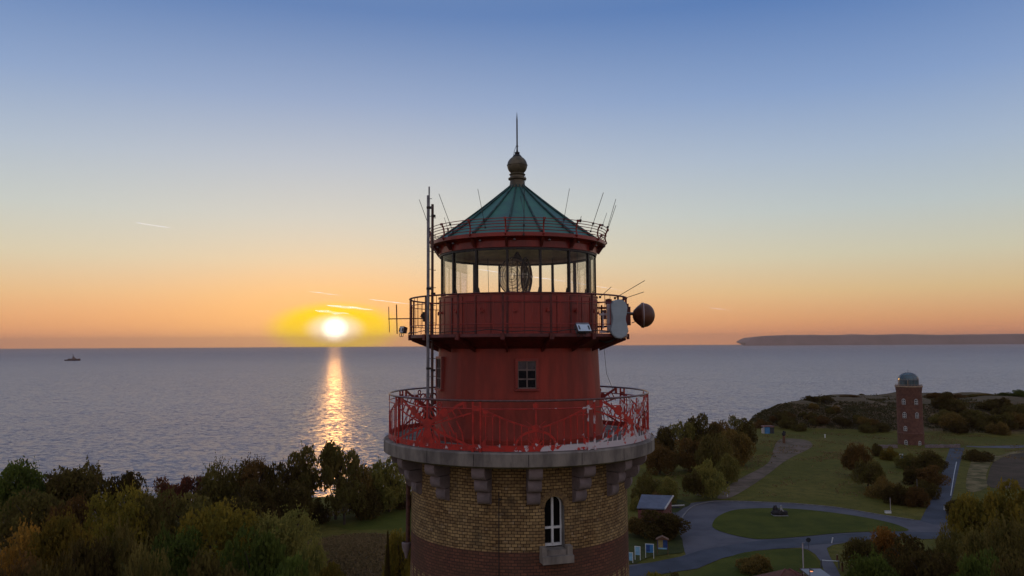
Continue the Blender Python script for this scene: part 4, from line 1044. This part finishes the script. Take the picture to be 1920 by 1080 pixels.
# scrub on the ramparts
def scatter(n, x0, x1, y0, y1, hw0, hw1, label, group, kinds):
    i = 0; t = 0
    while i < n and t < n * 40:
        t += 1; px = rng.uniform(x0, x1); py = rng.uniform(y0, y1); d_ = ray(px, py); best = None
        if 1672 < px < 1735: continue
        for k in range(200, 380, 3):                 # walk out along the view ray until the hill is met
            if CAMZ + d_.z / d_.y * k < H(d_.x / d_.y * k, k): best = k; break
        if not best: continue
        h_ = rng.uniform(hw0, hw1); z = H(d_.x / d_.y * best, best); hh = h_ * best / F * rng.uniform(1.1, 1.5)
        yt = 646 - (z + hh - 30) / best * F
        lk = rng.choice(kinds); cw = {'dark': 'dark', 'brown': 'brown', 'olive': 'olive-green'}[lk]; ht = 'higher' if py < (y0 + y1) / 2 else 'lower'; sd = 'left part' if px < x0 + (x1 - x0) / 3 else 'middle' if px < x0 + (x1 - x0) * .67 else 'right part'
        root = plant(px, yt - (px - 960) * math.tan(ROLL), best, h_, 'bush', lk, '%s bush %s in the %s of %s' % (cw, ht, sd, label), group, 'bush'); i += 1
scatter(26, 1745, 1935, 765, 826, 14, 25, 'the scrubby slope right of the brick tower', 'scrub on the slope right of the brick tower', ['dark', 'dark', 'brown', 'olive'])
scatter(14, 1460, 1680, 785, 812, 10, 18, 'the rampart foot left of the brick tower', 'scrub at the foot of the ramparts', ['dark', 'brown', 'dark'])
scatter(8, 1430, 1580, 768, 800, 7, 12, 'the flank of the left mound', 'scrub on the mound', ['brown', 'dark'])
top = [(1750, 733, 16, 'brown'), (1772, 731, 17, 'dark'), (1797, 736, 16, 'brown'), (1822, 737, 12, 'dark'), (1846, 736, 15, 'brown'), (1866, 739, 13, 'dark'), (1884, 735, 14, 'green'), (1909, 730, 13, 'green'), (1930, 735, 12, 'dark')]
ords = ['first', 'second', 'third', 'fourth', 'fifth', 'sixth', 'seventh', 'eighth', 'ninth']
for k, (px, yt, h_, lf) in enumerate(top): plant(px, yt, 315, h_, 'bush' if k < 6 else 'round', lf, '%s bush of the skyline row right of the brick tower dome' % ords[k] if k < 6 else '%s rounded tree of the skyline row at the right edge' % ['left', 'middle', 'cut-off right'][k - 6], 'skyline row on the ramparts', 'bush' if k < 6 else 'tree')
for px, yt, h_, lb in ((1776, 748, 16, 'rust-brown bush on the lit strip just right of the brick tower'), (1828, 759, 15, 'brown bush in the middle of the lit strip on the ramparts'), (1876, 756, 16, 'rust bush on the lit strip near the right edge')):
    plant(px, yt, 290, h_, 'bush', 'brown', lb, 'bushes on the lit strip', 'bush')

rg = random.Random(21); mb = MB(); n_ = 0
while n_ < 34000:
    x = rg.uniform(70, 250); y = rg.uniform(240, 334)
    if rg.random() > .5: x = 80 + abs(rg.gauss(0, 45))
    h_ = H(x, y); c_ = noise.noise(Vector((x * .09, y * .09, 7))) + .5 * noise.noise(Vector((x * .3, y * .3, 2)))
    if h_ < .5 or h_ > 7.4 or c_ < -.28 or y > yc(x): continue
    k = .3 + max(0, c_) * 1.6; leaf(mb, Vector((x, y, h_ + rg.uniform(0, k))), rg.uniform(.16, .42), rg); n_ += 1
tag(mb.build('scrub', leafmat('scrub_leaves', (.105, .080, .036), (.055, .050, .022))), 'low brown scrub covering the slopes of the ramparts', kind='stuff')
rg = random.Random(5); mb = MB(); n_ = 0; t_ = 0
while n_ < 22000 and t_ < 400000:
    t_ += 1
    if t_ % 3 == 0: x, y = rg.gauss(-22, 8), rg.gauss(103, 13)
    elif t_ % 3 == 1: x, y = rg.uniform(60, 150), rg.uniform(195, 262)
    else: x, y = rg.uniform(22, 110), rg.uniform(128, 215)
    h_ = H(x, y); c_ = noise.noise(Vector((x * .11, y * .11, 3))) + .4 * noise.noise(Vector((x * .5, y * .5, 8)))
    if t_ % 3 and (c_ < .12 or rg.random() > .5): continue
    if t_ % 3 == 2:      # keep the tufts off roads, paths and mown lawns
        q = (960 + x / y * F, 646 + (30 - h_) / y * F); u, v = (q[0] - 1180) / .3854, (q[1] - 820) / .3854
        if v > 285 or u > 1400 or (420 < u < 900 and abs((u - 420) * -.55 + 310 - v) < 60): continue
    if t_ % 3 == 0 and h_ < .5: continue
    leaf(mb, Vector((x, y, h_ + rg.uniform(0, .28))), rg.uniform(.12, .30), rg); n_ += 1
tag(mb.build('dry_grass_tufts', leafmat('dry_tuft_leaves', (.27, .175, .085), (.15, .105, .045))), 'dry grass tufts in the meadow and on the hummock', kind='stuff')
# ------------------------------------------------------------------ the old brick tower
def oldtower():
    y = 231.0; b = onz(1706, 837); x = aty(1706, 780, y).x; z0 = H(x, y) - .3; px = y / F
    root = empty('brick_tower', (x, y, z0), 'round red-brown brick tower with a grey-green glass dome on the right', 'tower')
    za = lambda py: aty(1706, py, y).z - z0
    m = MB(); m.lathe([(3.55, 0), (3.55, za(813)), (3.62, za(812)), (3.62, za(810.5)), (3.50, za(810)), (3.42, za(733)), (3.55, za(731)), (3.55, za(726.5)), (3.7, za(725.5)), (3.7, za(723)), (2.6, za(722.5))], 56)
    wl = m.build('brick_wall', M['tbrick'], root, True)
    m = MB(); m.lathe([(3.71, za(725.3)), (3.76, za(725)), (3.76, za(723)), (3.71, za(722.7))], 56); m.arc(3.6, za(720.5), .04)
    for k in range(24): m.tube([P(k * 15, 3.6, za(722.5)), P(k * 15, 3.6, za(720.5))], .03, 4)
    m.build('parapet', M['parapet'], root)
    m = MB(); r = 2.72; hz = za(712)
    m.lathe([(r, za(722.6)), (r, hz)] + [(r * math.cos(R_(q)), hz + (za(698.5) - hz) * math.sin(R_(q))) for q in range(10, 91, 10)], 24)
    dm = m.build('glass_dome', M['domeglass'], root)
    m = MB()
    for k in range(12):
        a = k * 30 + 8; m.tube([P(a, r + .03, za(722)), P(a, r + .03, hz)] + [P(a, (r + .03) * math.cos(R_(q)), hz + .03 + (za(698.5) - hz) * math.sin(R_(q))) for q in range(15, 91, 15)], .05, 4)
    m.arc(r + .03, hz, .06, n=36); m.arc(r * .78, hz + (za(698.5) - hz) * .64, .05, n=36); m.tube([(0, 0, za(699)), (0, 0, za(693))], .05, 5); m.build('dome_frame', M['greymetal'], dm)
    for wx, wy, kind in ((1697, 752, 0), (1717, 752, 0), (1697.5, 777, 0), (1717.5, 777, 0), (1698, 802, 1), (1698, 828, 1), (1720, 829, 1)):
        s = (wx - 1706) * px / 3.5; a = math.degrees(math.asin(max(-1, min(1, s))) ); view = math.degrees(math.atan2(x, y))
        f = Matrix.Rotation(R_(a + 0), 3, 'Z') @ Matrix.Rotation(-R_(view), 3, 'Z'); zc = za(wy)
        hw_, hh = (.46, .80) if not kind else (.42, .65)
        arch = [(-hw_, -hh), (hw_, -hh), (hw_, hh * .45)] + [(hw_ * math.cos(q), hh * .45 + hw_ * math.sin(q)) for q in (math.pi * k / 8 for k in range(1, 8))] + [(-hw_, hh * .45)]
        xf = Matrix.Translation(f @ Vector((0, -3.46, zc))) @ (f @ Matrix.Rotation(R_(90), 3, 'X')).to_4x4()
        m = MB(); m.prism(arch, -.02, .10, xf); wo_ = m.build('window', M['darkwin'], root)
        m = MB(); m.tube([xf @ Vector((p[0], p[1], .12)) for p in arch], .055, 4, True)
        for p, q in (((0, -hh), (0, hh)), ((-hw_, .1), (hw_, .1)), ((-hw_, -.4), (hw_, -.4))): m.tube([xf @ Vector((*p, .13)), xf @ Vector((*q, .13))], .055, 4)
        m.build('window_frame', M['white'], wo_)
    m = MB(); m.tube([P(-30, 2.9, za(722)), P(-30, 2.9, za(712))], .10, 5); m.build('chimney_pipe', M['parapet'], root)
M['tbrick'] = mat('red_brown_brick', (.175, .085, .060), .85, 0, 0, 1.2, .4, 6, .2, col2=(.12, .060, .048))
M['parapet'] = mat('sandstone_parapet', (.34, .24, .16), .8, 0, .2, 2)
M['domeglass'] = mat('dome_glass', (.06, .10, .115), .18, .1, .3, .6, 0, 1, .7)
oldtower()

# ------------------------------------------------------------------ ship
def ship():
    d = 4000; p = aty(135.5, 676.5, d); root = empty('ship', (p.x, d, SEA), 'small dark ship on the open sea far to the left', 'ship')
    k = d / F; m = MB(); Lh = 15.3 * k
    out = [(-Lh, 0), (-Lh + 5, -6), (Lh - 12, -6.5), (Lh, -1), (Lh, 1), (Lh - 12, 6.5), (-Lh + 5, 6), (-Lh, 0)]
    secs = []
    for z, s in ((0, .95), (3.6 * k * .6, 1.0)):
        secs.append([(x * s, y * s, z + (3.0 if x > Lh - 14 else 0) * (z > 0)) for x, y in out[:-1]])
    n = len(secs[0]); m.add(secs[0] + secs[1], [tuple(range(n))[::-1], tuple(range(n, 2 * n))] + [(i, (i + 1) % n, (i + 1) % n + n, i + n) for i in range(n)]); m.build('hull', M['ship'], root)
    m = MB(); m.box((-.28 * Lh, 0, 8.6), (.5 * Lh, 9, 5), taper=.8); m.build('hatch_cover', M['ship'], root)
    m = MB(); m.box((.26 * Lh, 0, 9.5), (.58 * Lh, 10, 7), taper=.7); m.box((.16 * Lh, 0, 16), (.30 * Lh, 8, 9), taper=.55); m.box((.82 * Lh, 0, 9.5), (.22 * Lh, 9, 3)); m.build('superstructure', M['ship2'], root)
    m = MB(); m.tube([(.08 * Lh, 0, 17), (.08 * Lh, 0, 34)], 1.6, 6, r2=.8); m.box((.10 * Lh, 0, 21), (4, 5, 5), taper=.5); m.build('mast', M['ship'], root)
M['ship'] = mat('ship_hull_paint', (.05, .03, .028), .6, 0, .2, .1); M['ship2'] = mat('ship_deckhouse_paint', (.11, .07, .06), .6, 0, .2, .1)
ship()

# ------------------------------------------------------------------ small things on the ground
M['blueroof'] = mat('slate_blue_roof', (.10, .11, .15), .6, 0, .15, .8); M['fascia'] = mat('pale_verge_board', (.42, .40, .38), .6, 0, .1, 2)
M['wallred'] = mat('red_house_wall', (.14, .05, .04), .8, 0, .2, 1); M['tile'] = mat('red_roof_tiles', (.15, .065, .045), .8, 0, 0, 2, .6, 6, .2, col2=(.10, .045, .035))
M['blue'] = mat('blue_board', (.05, .20, .42), .4, 0, .15, 2); M['lightblue'] = mat('light_blue_board', (.24, .46, .62), .4, 0, .15, 2); M['darkblue'] = mat('dark_blue_board', (.03, .07, .22), .4, 0, .15, 2)
M['yellow'] = mat('yellowed_map', (.34, .27, .10), .6, 0, .2, 3); M['wood'] = mat('weathered_wood', (.13, .06, .03), .8, 0, .3, 3); M['rock'] = mat('dark_rock', (.045, .04, .045), .85, 0, 0, 1.5, .8, 6, .3, col2=(.02, .018, .02))
M['rockpale'] = mat('pale_boulder', (.34, .33, .33), .85, 0, .2, 2)
def house(px0, px1, ztop, name='house'): pass
a, b, c_, d_ = onz(1203, 929, 4.4), onz(1261, 931, 4.4), onz(1245, 956, 3.1), onz(1194, 954, 3.1)
root = empty('house', ((a + b + c_ + d_) / 4) * 1, 'low house with a blue-grey roof half hidden by the large dark tree', 'house'); root.location.z = 0; rl = root.location
q = [v - rl for v in (a, b, c_, d_)]
m = MB(); up = Vector((0, 0, .18)); m.add(q + [v + up for v in q], [(3, 2, 1, 0), (4, 5, 6, 7), (0, 1, 5, 4), (1, 2, 6, 5), (2, 3, 7, 6), (3, 0, 4, 7)]); m.build('roof', M['blueroof'], root)
m = MB(); m.tube([q[1] + Vector((.1, 0, .12)), q[2] + Vector((.1, 0, .12))], .17, 4); m.build('verge', M['fascia'], root)
bx = [v * .94 for v in q]; m = MB(); 
m.add([Vector((v.x, v.y, 0)) for v in bx] + [Vector((v.x, v.y, v.z - .02)) for v in bx], [(0, 1, 5, 4), (1, 2, 6, 5), (2, 3, 7, 6), (3, 0, 4, 7)]); m.build('wall', M['wallred'], root)

def board(x0, x1, y0, y1, foot, mm, label, mm2=None, roof=False):
    p = onz((x0 + x1) / 2, foot); s = p.y / F; wd = (x1 - x0) * s; zt = aty(x0, y0, p.y).z; zb = aty(x0, y1, p.y).z
    root = empty('notice_board', (p.x, p.y, 0), label, 'notice board', 'notice boards beside the shaft', R_(rng.uniform(-18, -6)))
    for sx in (-1, 1): m = MB(); m.box((sx * wd / 2, 0, zt / 2), (.08, .08, zt + .1)); m.build('post', M['white'] if not roof else M['wood'], root)
    m = MB(); m.box((0, 0, (zt + zb) / 2), (wd - .085, .05, zt - zb)); m.build('panel', mm, root)
    if mm2: m = MB(); m.box((-wd * .18, -.034, (zt + zb) / 2 + .02), (wd * .45, .012, (zt - zb) * .8)); m.build('poster', mm2, root)
    if roof:
        m = MB(); m.prism([(-wd * .62, 0), (wd * .62, 0), (0, .45)], -.5, .5, Matrix.Translation((0, 0, zt + .02)) @ Matrix.Rotation(R_(90), 4, 'X')); m.build('roof', M['wood'], root)
        m = MB(); m.box((0, -.035, zb + .12), (wd * .8, .012, .2)); m.build('strip', M['lightblue'], root)
    else: m = MB(); m.box((0, 0, zt + .06), (wd + .1, .09, .05)); m.build('top_bar', M['white'], root)
board(1177.5, 1186.5, 1037, 1051, 1056, M['lightblue'], 'pale blue notice board nearest the brick shaft')
board(1191, 1200.5, 1025.5, 1040.5, 1051, M['lightblue'], 'bright pale blue notice board, middle of the three')
board(1211, 1225.5, 1021, 1036, 1047, M['blue'], 'wider notice board with a dark blue poster, right of the pale ones', M['darkblue'])
board(1233, 1252, 1011, 1030, 1041, M['darkblue'], 'roofed display case with a yellowed map under the dark tree', M['yellow'], True)

def pole(px, ytop, foot, r, label, name='pole', cat='pole', mm='pinkwhite', extra=None, grp=None):
    p = onz(px, foot); h = aty(px, ytop, p.y).z; root = empty(name, (p.x, p.y, 0), label, cat, grp)
    m = MB(); m.tube([(0, 0, 0), (0, 0, h)], r, 6); m.build('shaft' if name != 'post' else 'body', M[mm], root)
    if extra: extra(root, h, p.y / F)
    return root
def headsign(root, h, s): m = MB(); m.lathe([(0, -.03), (4.5 * s, -.03), (4.5 * s, .03), (0, .03)], 20, axis=Matrix.Rotation(R_(90), 3, 'X'), c=(0, -.06, h - 3 * s)); m.build('disc', M['greymetal'] if 0 else M['darkdisc'], root)
M['darkdisc'] = mat('back_of_road_sign', (.04, .045, .05), .5, .2, .1, 2)
pole(1507, 1018, 1088, .07, 'tall pale lamp pole standing at the bottom edge by the lower road', 'street_lamp', 'lamp pole', 'pinkwhite', lambda r, h, s: MB() and [m_ := MB(), m_.box((.12, 0, h), (.34, .14, .08)), m_.build('lamp_head', M['greymetal'], r)])
pole(1516, 1009, 1030, .035, 'round dark road sign seen from behind at the junction', 'road_sign', 'road sign', 'greymetal', headsign)
pole(1559, 1008, 1019, .07, 'short leaning white marker post on the lower road', 'marker_post', 'marker post', 'white', lambda r, h, s: setattr(r, 'rotation_euler', (0, R_(14), 0)) or [m_ := MB(), m_.box((0, 0, h), (.16, .12, .12)), m_.build('cap', M['white'], r)])
pole(1320, 907, 929, .04, 'small round street sign beside the white boulder', 'road_sign', 'road sign', 'greymetal', lambda r, h, s: [m_ := MB(), m_.lathe([(0, -.02), (.38, -.02), (.38, .02), (0, .02)], 16, axis=Matrix.Rotation(R_(90), 3, 'X'), c=(0, -.06, h - .1)), m_.build('disc', M['lightblue'], r)])
pole(1670, 933, 962, .04, 'thin pole beside the kerb near a pale box', 'pole')
pole(1721, 898, 945, .05, 'thin dark pole in front of the meadow hedge', 'pole', 'pole', 'greymetal')
pole(1791, 962, 974, .10, 'small white post in the roadside bush', 'post', 'post', 'white', lambda r, h, s: [m_ := MB(), m_.box((0, 0, h), (.26, .2, .1)), m_.build('cap', M['white'], r)])
pole(1547, 815, 821, .16, 'short white post at the foot of the ramparts', 'post', 'post', 'white', lambda r, h, s: [m_ := MB(), m_.box((0, 0, h), (.4, .4, .12)), m_.build('cap', M['white'], r)])
pole(1405, 835, 845, .12, 'white post where the footpath meets the coastal clump', 'post', 'post', 'white', lambda r, h, s: [m_ := MB(), m_.box((0, 0, h), (.3, .3, .12)), m_.build('cap', M['white'], r)])
pole(1364, 928, 932, .07, 'tiny white peg in the meadow above the loop road', 'post', 'post', 'white', lambda r, h, s: [m_ := MB(), m_.box((0, 0, h), (.2, .2, .08)), m_.build('cap', M['white'], r)])
def signbox(px, y0, y1, w_, label, mm='white', nm='sign'):
    p = onz(px, y1 + 1); h = aty(px, y0, p.y).z; s = p.y / F; root = empty(nm, (p.x, p.y, 0), label, nm)
    m = MB(); m.box((0, 0, h * .56), (w_ * s, .12, h * .85)); m.build('panel', M[mm], root); m = MB()
    for sx in (-1, 1): m.box((sx * w_ * s * .5, .0, h / 2), (.07, .16, h)); 
    m.build('frame', M['greymetal'], root)
    m = MB(); m.box((w_ * s * .2, -.07, h * .6), (w_ * s * .35, .02, h * .5)); m.build('poster', M['blue'], root)
signbox(1690, 851, 864, 7, 'small blue and white sign in front of the hedge below the brick tower')
signbox(1596, 1043, 1053, 7, 'white sign partly hidden by the bushes near the barrier')
def lowbox(px, py, sx, sy, sz, label, nm, mm='white'):
    p = onz(px, py); root = empty(nm, (p.x, p.y, 0), label, nm.replace('_', ' ')); m = MB(); m.box((0, 0, sz / 2), (sx, sy, sz), taper=.9); m.build('body', M[mm], root)
    m = MB(); m.box((0, 0, sz + .04), (sx * 1.08, sy * 1.1, .06)); m.build('lid', M['greymetal'] if mm != 'white' else M['fascia'], root)
lowbox(1665, 962, 1.0, .5, .3, 'low pale box on the kerb beside the thin pole', 'utility_box'); lowbox(1774, 957, .6, .5, .7, 'white box at the verge of the straight road', 'utility_box')
def rockmesh(seed, r, sc_=(1, 1, 1), n=1.0):
    import bmesh
    bm = bmesh.new(); bmesh.ops.create_icosphere(bm, subdivisions=3, radius=1)
    mb = MB(); vs = []
    for v in bm.verts: q = v.co.copy(); k = 1 + .35 * n * noise.noise(q * 1.4 + Vector((seed, 0, 0))) + .12 * noise.noise(q * 4 + Vector((seed, 3, 0))); vs.append(Vector((q.x * k * r * sc_[0], q.y * k * r * sc_[1], q.z * k * r * sc_[2])))
    mb.add(vs, [tuple(v.index for v in f.verts) for f in bm.faces]); bm.free(); return mb
tag(rockmesh(4, .62, (1.2, 1, .6)).build('boulder', M['rockpale'], None, True, onz(1312, 929) + Vector((0, 0, .25))), 'white boulder on the meadow edge above the loop road', 'boulder')
p = onz(1462, 967); root = empty('rock_sculpture', (p.x, p.y, .1), 'dark rock sculpture with a pale upright piece on the grass oval', 'sculpture')
m = rockmesh(2, .85, (1.25, .9, .75)); m.v = [(x - .35, y, z + .55) for x, y, z in m.v]; m.build('rock', M['rock'], root, False)
m = rockmesh(9, .6, (1.1, .9, .9)); m.v = [(x + .65, y - .1, z + .4) for x, y, z in m.v]; m.build('rock', M['rock'], root, False)
m = rockmesh(5, .45, (.9, .8, 1.0)); m.v = [(x - .75, y, z + 1.25) for x, y, z in m.v]; m.build('rock', M['rock'], root, False)
m = MB(); m.prism([(-.3, .6), (-.1, 1.1), (-.1, 1.75), (.12, 1.85), (.22, 1.2), (.5, .75), (.25, .8), (.05, 1.05), (-.12, .75)], -.15, .12, Matrix.Translation((0.05, -.55, 0)) @ Matrix.Rotation(R_(90), 4, 'X')); m.build('pale_piece', M['lightblue'] if 0 else M['rockpale'], root)
m = MB(); m.box((0, 0, .06), (2.6, 1.7, .12), taper=.9); m.build('plinth', M['kerb'], root)
# flower bed with stones
tag(rockmesh(7, .5, (1.8, .8, .4)).build('boulder', M['rock'], None, False, onz(1268, 953) + Vector((0, 0, .1))), 'flat dark stone on the little grass patch by the blue-grey roof', 'boulder')
m = MB(); m.tube([(-1.3, 0, 0), (1.4, .5, 0)], .13, 6); tag(m.build('log', M['fascia'], None, False, onz(1270, 951) + Vector((0, .0, .25))), 'pale log lying on the little grass patch', 'log')
# wooden statue, containers
p = onz(1470, 831); s = p.y / F; hs = aty(1470, 808, p.y).z; root = empty('wooden_statue', (p.x, p.y, 0), 'carved wooden column statue standing on the bare patch of the meadow', 'statue')
m = MB(); m.lathe([(2.6 * s, 0), (2.4 * s, hs * .3), (2.5 * s, hs * .55), (1.9 * s, hs * .62), (2.2 * s, hs * .62)], 14); m.build('column', M['wood'], root, True)
m = MB(); m.lathe([(2.0 * s, hs * .60), (3.6 * s, hs * .72), (3.2 * s, hs * .84), (1.5 * s, hs * .87), (1.8 * s, hs * .93), (1.3 * s, hs), (0, hs * 1.02)], 14); m.box((2.6 * s, 0, hs * .86), (1.6 * s, .3, hs * .2), Matrix.Rotation(.3, 3, 'Y')); m.build('carved_figure', M['rock'], root, True)
p = onz(1438, 811.5); p.y = 240; s = p.y / F; p.x = aty(1438, 811, p.y).x; root = empty('shelter', (p.x, p.y, aty(1438, 811, p.y).z - .2), 'low blue and dark shelter at the far corner of the meadow', 'shelter')
m = MB(); m.box((-1 * s, 0, 1.0), (9 * s, 2, 2.0)); m.build('side_panel', M['blue'], root); m = MB(); m.box((7.5 * s, .02, .9), (8 * s, 2, 1.8)); m.build('dark_bay', M['darkdisc'], root)
m = MB(); m.box((-7.2 * s, 0, .75), (3 * s, 1.6, 1.5)); m.build('end_bay', M['fascia'], root); m = MB(); m.box((2 * s, .1, 2.15), (22 * s, 2.8, .22), taper=.85); m.build('roof', M['wallred'], root)
# house with tiled roof at the bottom edge, canopy with a lit lamp
ap = aty(1476, 1067, 90.0); root = empty('house', (ap.x, 90, 0), 'house with a red tiled roof whose ridge just shows at the bottom edge', 'house'); e = 3.6
m = MB(); za = ap.z - 1.9
m.add([(-e, -3.4, za), (e, -3.4, za), (e, 3.4, za), (-e, 3.4, za), (-.25, 0, ap.z), (.25, 0, ap.z)], [(0, 1, 5, 4), (1, 2, 5), (2, 3, 4, 5), (3, 0, 4), (3, 2, 1, 0)]); m.build('roof', M['tile'], root)
m = MB(); m.tube([(-e, -3.4, za), (-.25, 0, ap.z + .03)], .09, 5); m.tube([(e, -3.4, za), (.25, 0, ap.z + .03)], .09, 5); m.tube([(e, 3.4, za), (.25, 0, ap.z + .03)], .09, 5); m.build('hip_tiles', M['wallred'], root)
m = MB(); m.box((0, 0, za / 2), (2 * e - .8, 6, za - .02)); m.build('wall', M['wallred'], root)
p = aty(1529, 1073, 88); root = empty('canopy', (p.x, 88, 0), 'small grey flat-roofed shelter at the bottom edge beside the tiled roof', 'shelter'); z = p.z
m = MB(); m.box((0, 0, z - .1), (2.3, 3, .16)); m.build('roof', M['greymetal'], root); m = MB(); m.box((0, 1.54, z - .12), (2.4, .07, .24)); m.build('fascia', M['wallred'], root)
for sx in (-1, 1):
    for sy in (-1, 1): m = MB(); m.box((sx * 1.0, sy * 1.3, (z - .19) / 2), (.1, .1, z - .19)); m.build('post', M['wood'], root)
p = aty(1521.5, 1070.5, 86); root = empty('wall_lamp', p, 'glowing warm lamp at the bottom edge beside the grey shelter', 'lamp')
m = MB(); m.lathe([(0, -.11), (.12, -.08), (.17, 0), (.12, .08), (0, .1)], 12); m.build('bulb', mat('lit_lamp', (.8, .4, .2), .5, 0, 0, em=((1, .36, .16), 1.3)), root, True)
m = MB(); m.lathe([(.26, .06), (.2, .14), (.0, .2)], 12); m.tube([(0, .0, .15), (0, .5, .2), (0, .5, -p.z)], .04, 5); m.build('bracket', M['iron'], root)
# barrier with two wooden posts
a, b = onz(1540, 1064), onz(1573, 1066); root = empty('barrier', ((a + b) / 2), 'white bar barrier across the side street at the bottom', 'barrier'); rl = root.location.copy()
m = MB(); m.tube([a - rl + Vector((0, 0, .95)), b - rl + Vector((0, 0, .95))], .05, 6); m.build('bar', M['white'], root)
for v in (a, b): m = MB(); m.box(v - rl + Vector((0, 0, .5)), (.14, .14, 1.0)); m.build('post', M['greymetal'], root)
for (px, y0, y1, lb) in ((1570, 1041, 1052, 'rear wooden bollard with a pale top beside the barrier'), (1579.5, 1056, 1071, 'front wooden bollard with a pale top at the end of the barrier')):
    p = onz(px, y1); h = aty(px, y0, p.y).z; root = empty('bollard', (p.x, p.y, 0), lb, 'bollard', 'wooden bollards by the barrier'); m = MB(); m.box((0, 0, h / 2), (.24, .24, h), taper=.85); m.build('body', M['wood'], root)
    m = MB(); m.box((0, 0, h + .04), (.34, .34, .10)); m.build('cap', M['stubble'], root)
# low garden walls and fences at the foot of the old tower
for k, (x0, x1, yy, lb) in enumerate(((1735, 1800, 833, 'low stone wall running right from the foot of the brick tower'), (1640, 1682, 828, 'low stone wall left of the foot of the brick tower'))):
    a, b = onz(x0, yy), onz(x1, yy + 1); a.y = b.y = 222; a.x = aty(x0, yy, 222).x; b.x = aty(x1, yy, 222).x; m = MB(); n_ = 14
    for i in range(n_):
        t = (i + .5) / n_; m.box((a.x + (b.x - a.x) * t, 222 + rng.uniform(-.15, .15), .45), ((b.x - a.x) / n_ * .99, .5, .9 + rng.uniform(-.2, .15)))
    tag(m.build('stone_wall', M['stone2']), lb, 'wall')

# ------------------------------------------------------------------ contrails, outside the haze
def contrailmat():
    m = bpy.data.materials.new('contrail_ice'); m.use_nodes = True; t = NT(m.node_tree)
    tl = t.n('ShaderNodeBsdfTranslucent', i_Color=(5.5, 7.5, 9)); d = t.n('ShaderNodeBsdfDiffuse', i_Color=(2.6, 3.6, 4.5)); a = t.n('ShaderNodeMixShader', i_0=.4); t.set(a.inputs[1], tl.outputs[0]); t.set(a.inputs[2], d.outputs[0])  # colours beyond full white: stronger high-altitude sunlight is put into the colour
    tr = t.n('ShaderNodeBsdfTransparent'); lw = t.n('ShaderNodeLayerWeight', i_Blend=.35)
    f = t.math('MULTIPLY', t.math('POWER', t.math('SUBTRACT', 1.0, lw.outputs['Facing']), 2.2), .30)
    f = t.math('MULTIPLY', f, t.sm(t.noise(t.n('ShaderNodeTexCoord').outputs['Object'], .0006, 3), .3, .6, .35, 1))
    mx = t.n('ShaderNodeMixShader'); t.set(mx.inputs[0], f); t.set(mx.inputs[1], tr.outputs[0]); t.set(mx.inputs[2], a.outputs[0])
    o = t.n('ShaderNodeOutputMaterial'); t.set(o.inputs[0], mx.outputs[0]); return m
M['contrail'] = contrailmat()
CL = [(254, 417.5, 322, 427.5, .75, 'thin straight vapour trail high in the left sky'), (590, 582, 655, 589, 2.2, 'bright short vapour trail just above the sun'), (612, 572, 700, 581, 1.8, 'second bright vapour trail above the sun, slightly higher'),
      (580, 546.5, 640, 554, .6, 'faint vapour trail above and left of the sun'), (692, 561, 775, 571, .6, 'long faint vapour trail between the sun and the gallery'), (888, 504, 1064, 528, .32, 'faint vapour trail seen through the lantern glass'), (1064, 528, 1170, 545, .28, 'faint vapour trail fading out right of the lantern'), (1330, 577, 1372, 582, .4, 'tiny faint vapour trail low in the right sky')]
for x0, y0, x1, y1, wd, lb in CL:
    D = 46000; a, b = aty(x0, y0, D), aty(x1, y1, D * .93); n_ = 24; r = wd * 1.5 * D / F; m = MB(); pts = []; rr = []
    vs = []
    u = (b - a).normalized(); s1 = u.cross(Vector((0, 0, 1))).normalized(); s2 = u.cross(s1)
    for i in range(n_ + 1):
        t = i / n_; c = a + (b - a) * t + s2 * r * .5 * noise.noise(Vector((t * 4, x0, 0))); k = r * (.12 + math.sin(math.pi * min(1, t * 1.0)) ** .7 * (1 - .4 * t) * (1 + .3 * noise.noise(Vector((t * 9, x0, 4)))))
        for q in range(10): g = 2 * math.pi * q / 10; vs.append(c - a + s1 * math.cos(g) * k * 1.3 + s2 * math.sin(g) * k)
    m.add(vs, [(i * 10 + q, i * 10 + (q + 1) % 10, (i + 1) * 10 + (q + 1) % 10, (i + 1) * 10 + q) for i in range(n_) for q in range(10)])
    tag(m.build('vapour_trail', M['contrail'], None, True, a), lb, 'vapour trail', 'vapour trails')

# ------------------------------------------------------------------ haze over the sea
hm = bpy.data.materials.new('haze'); hm.use_nodes = True; t = NT(hm.node_tree)
pv = t.n('ShaderNodeVolumePrincipled', i_Density=3.1e-5, i_Anisotropy=.5, i_Color=(1, .72, .60)); o = t.n('ShaderNodeOutputMaterial'); t.t.links.new(pv.outputs[0], o.inputs['Volume'])
hb = 33000; m = MB(); m.box((0, 0, (340 - 60) / 2), (hb * 2, hb * 2, 400)); tag(m.build('haze', hm), kind='stuff')
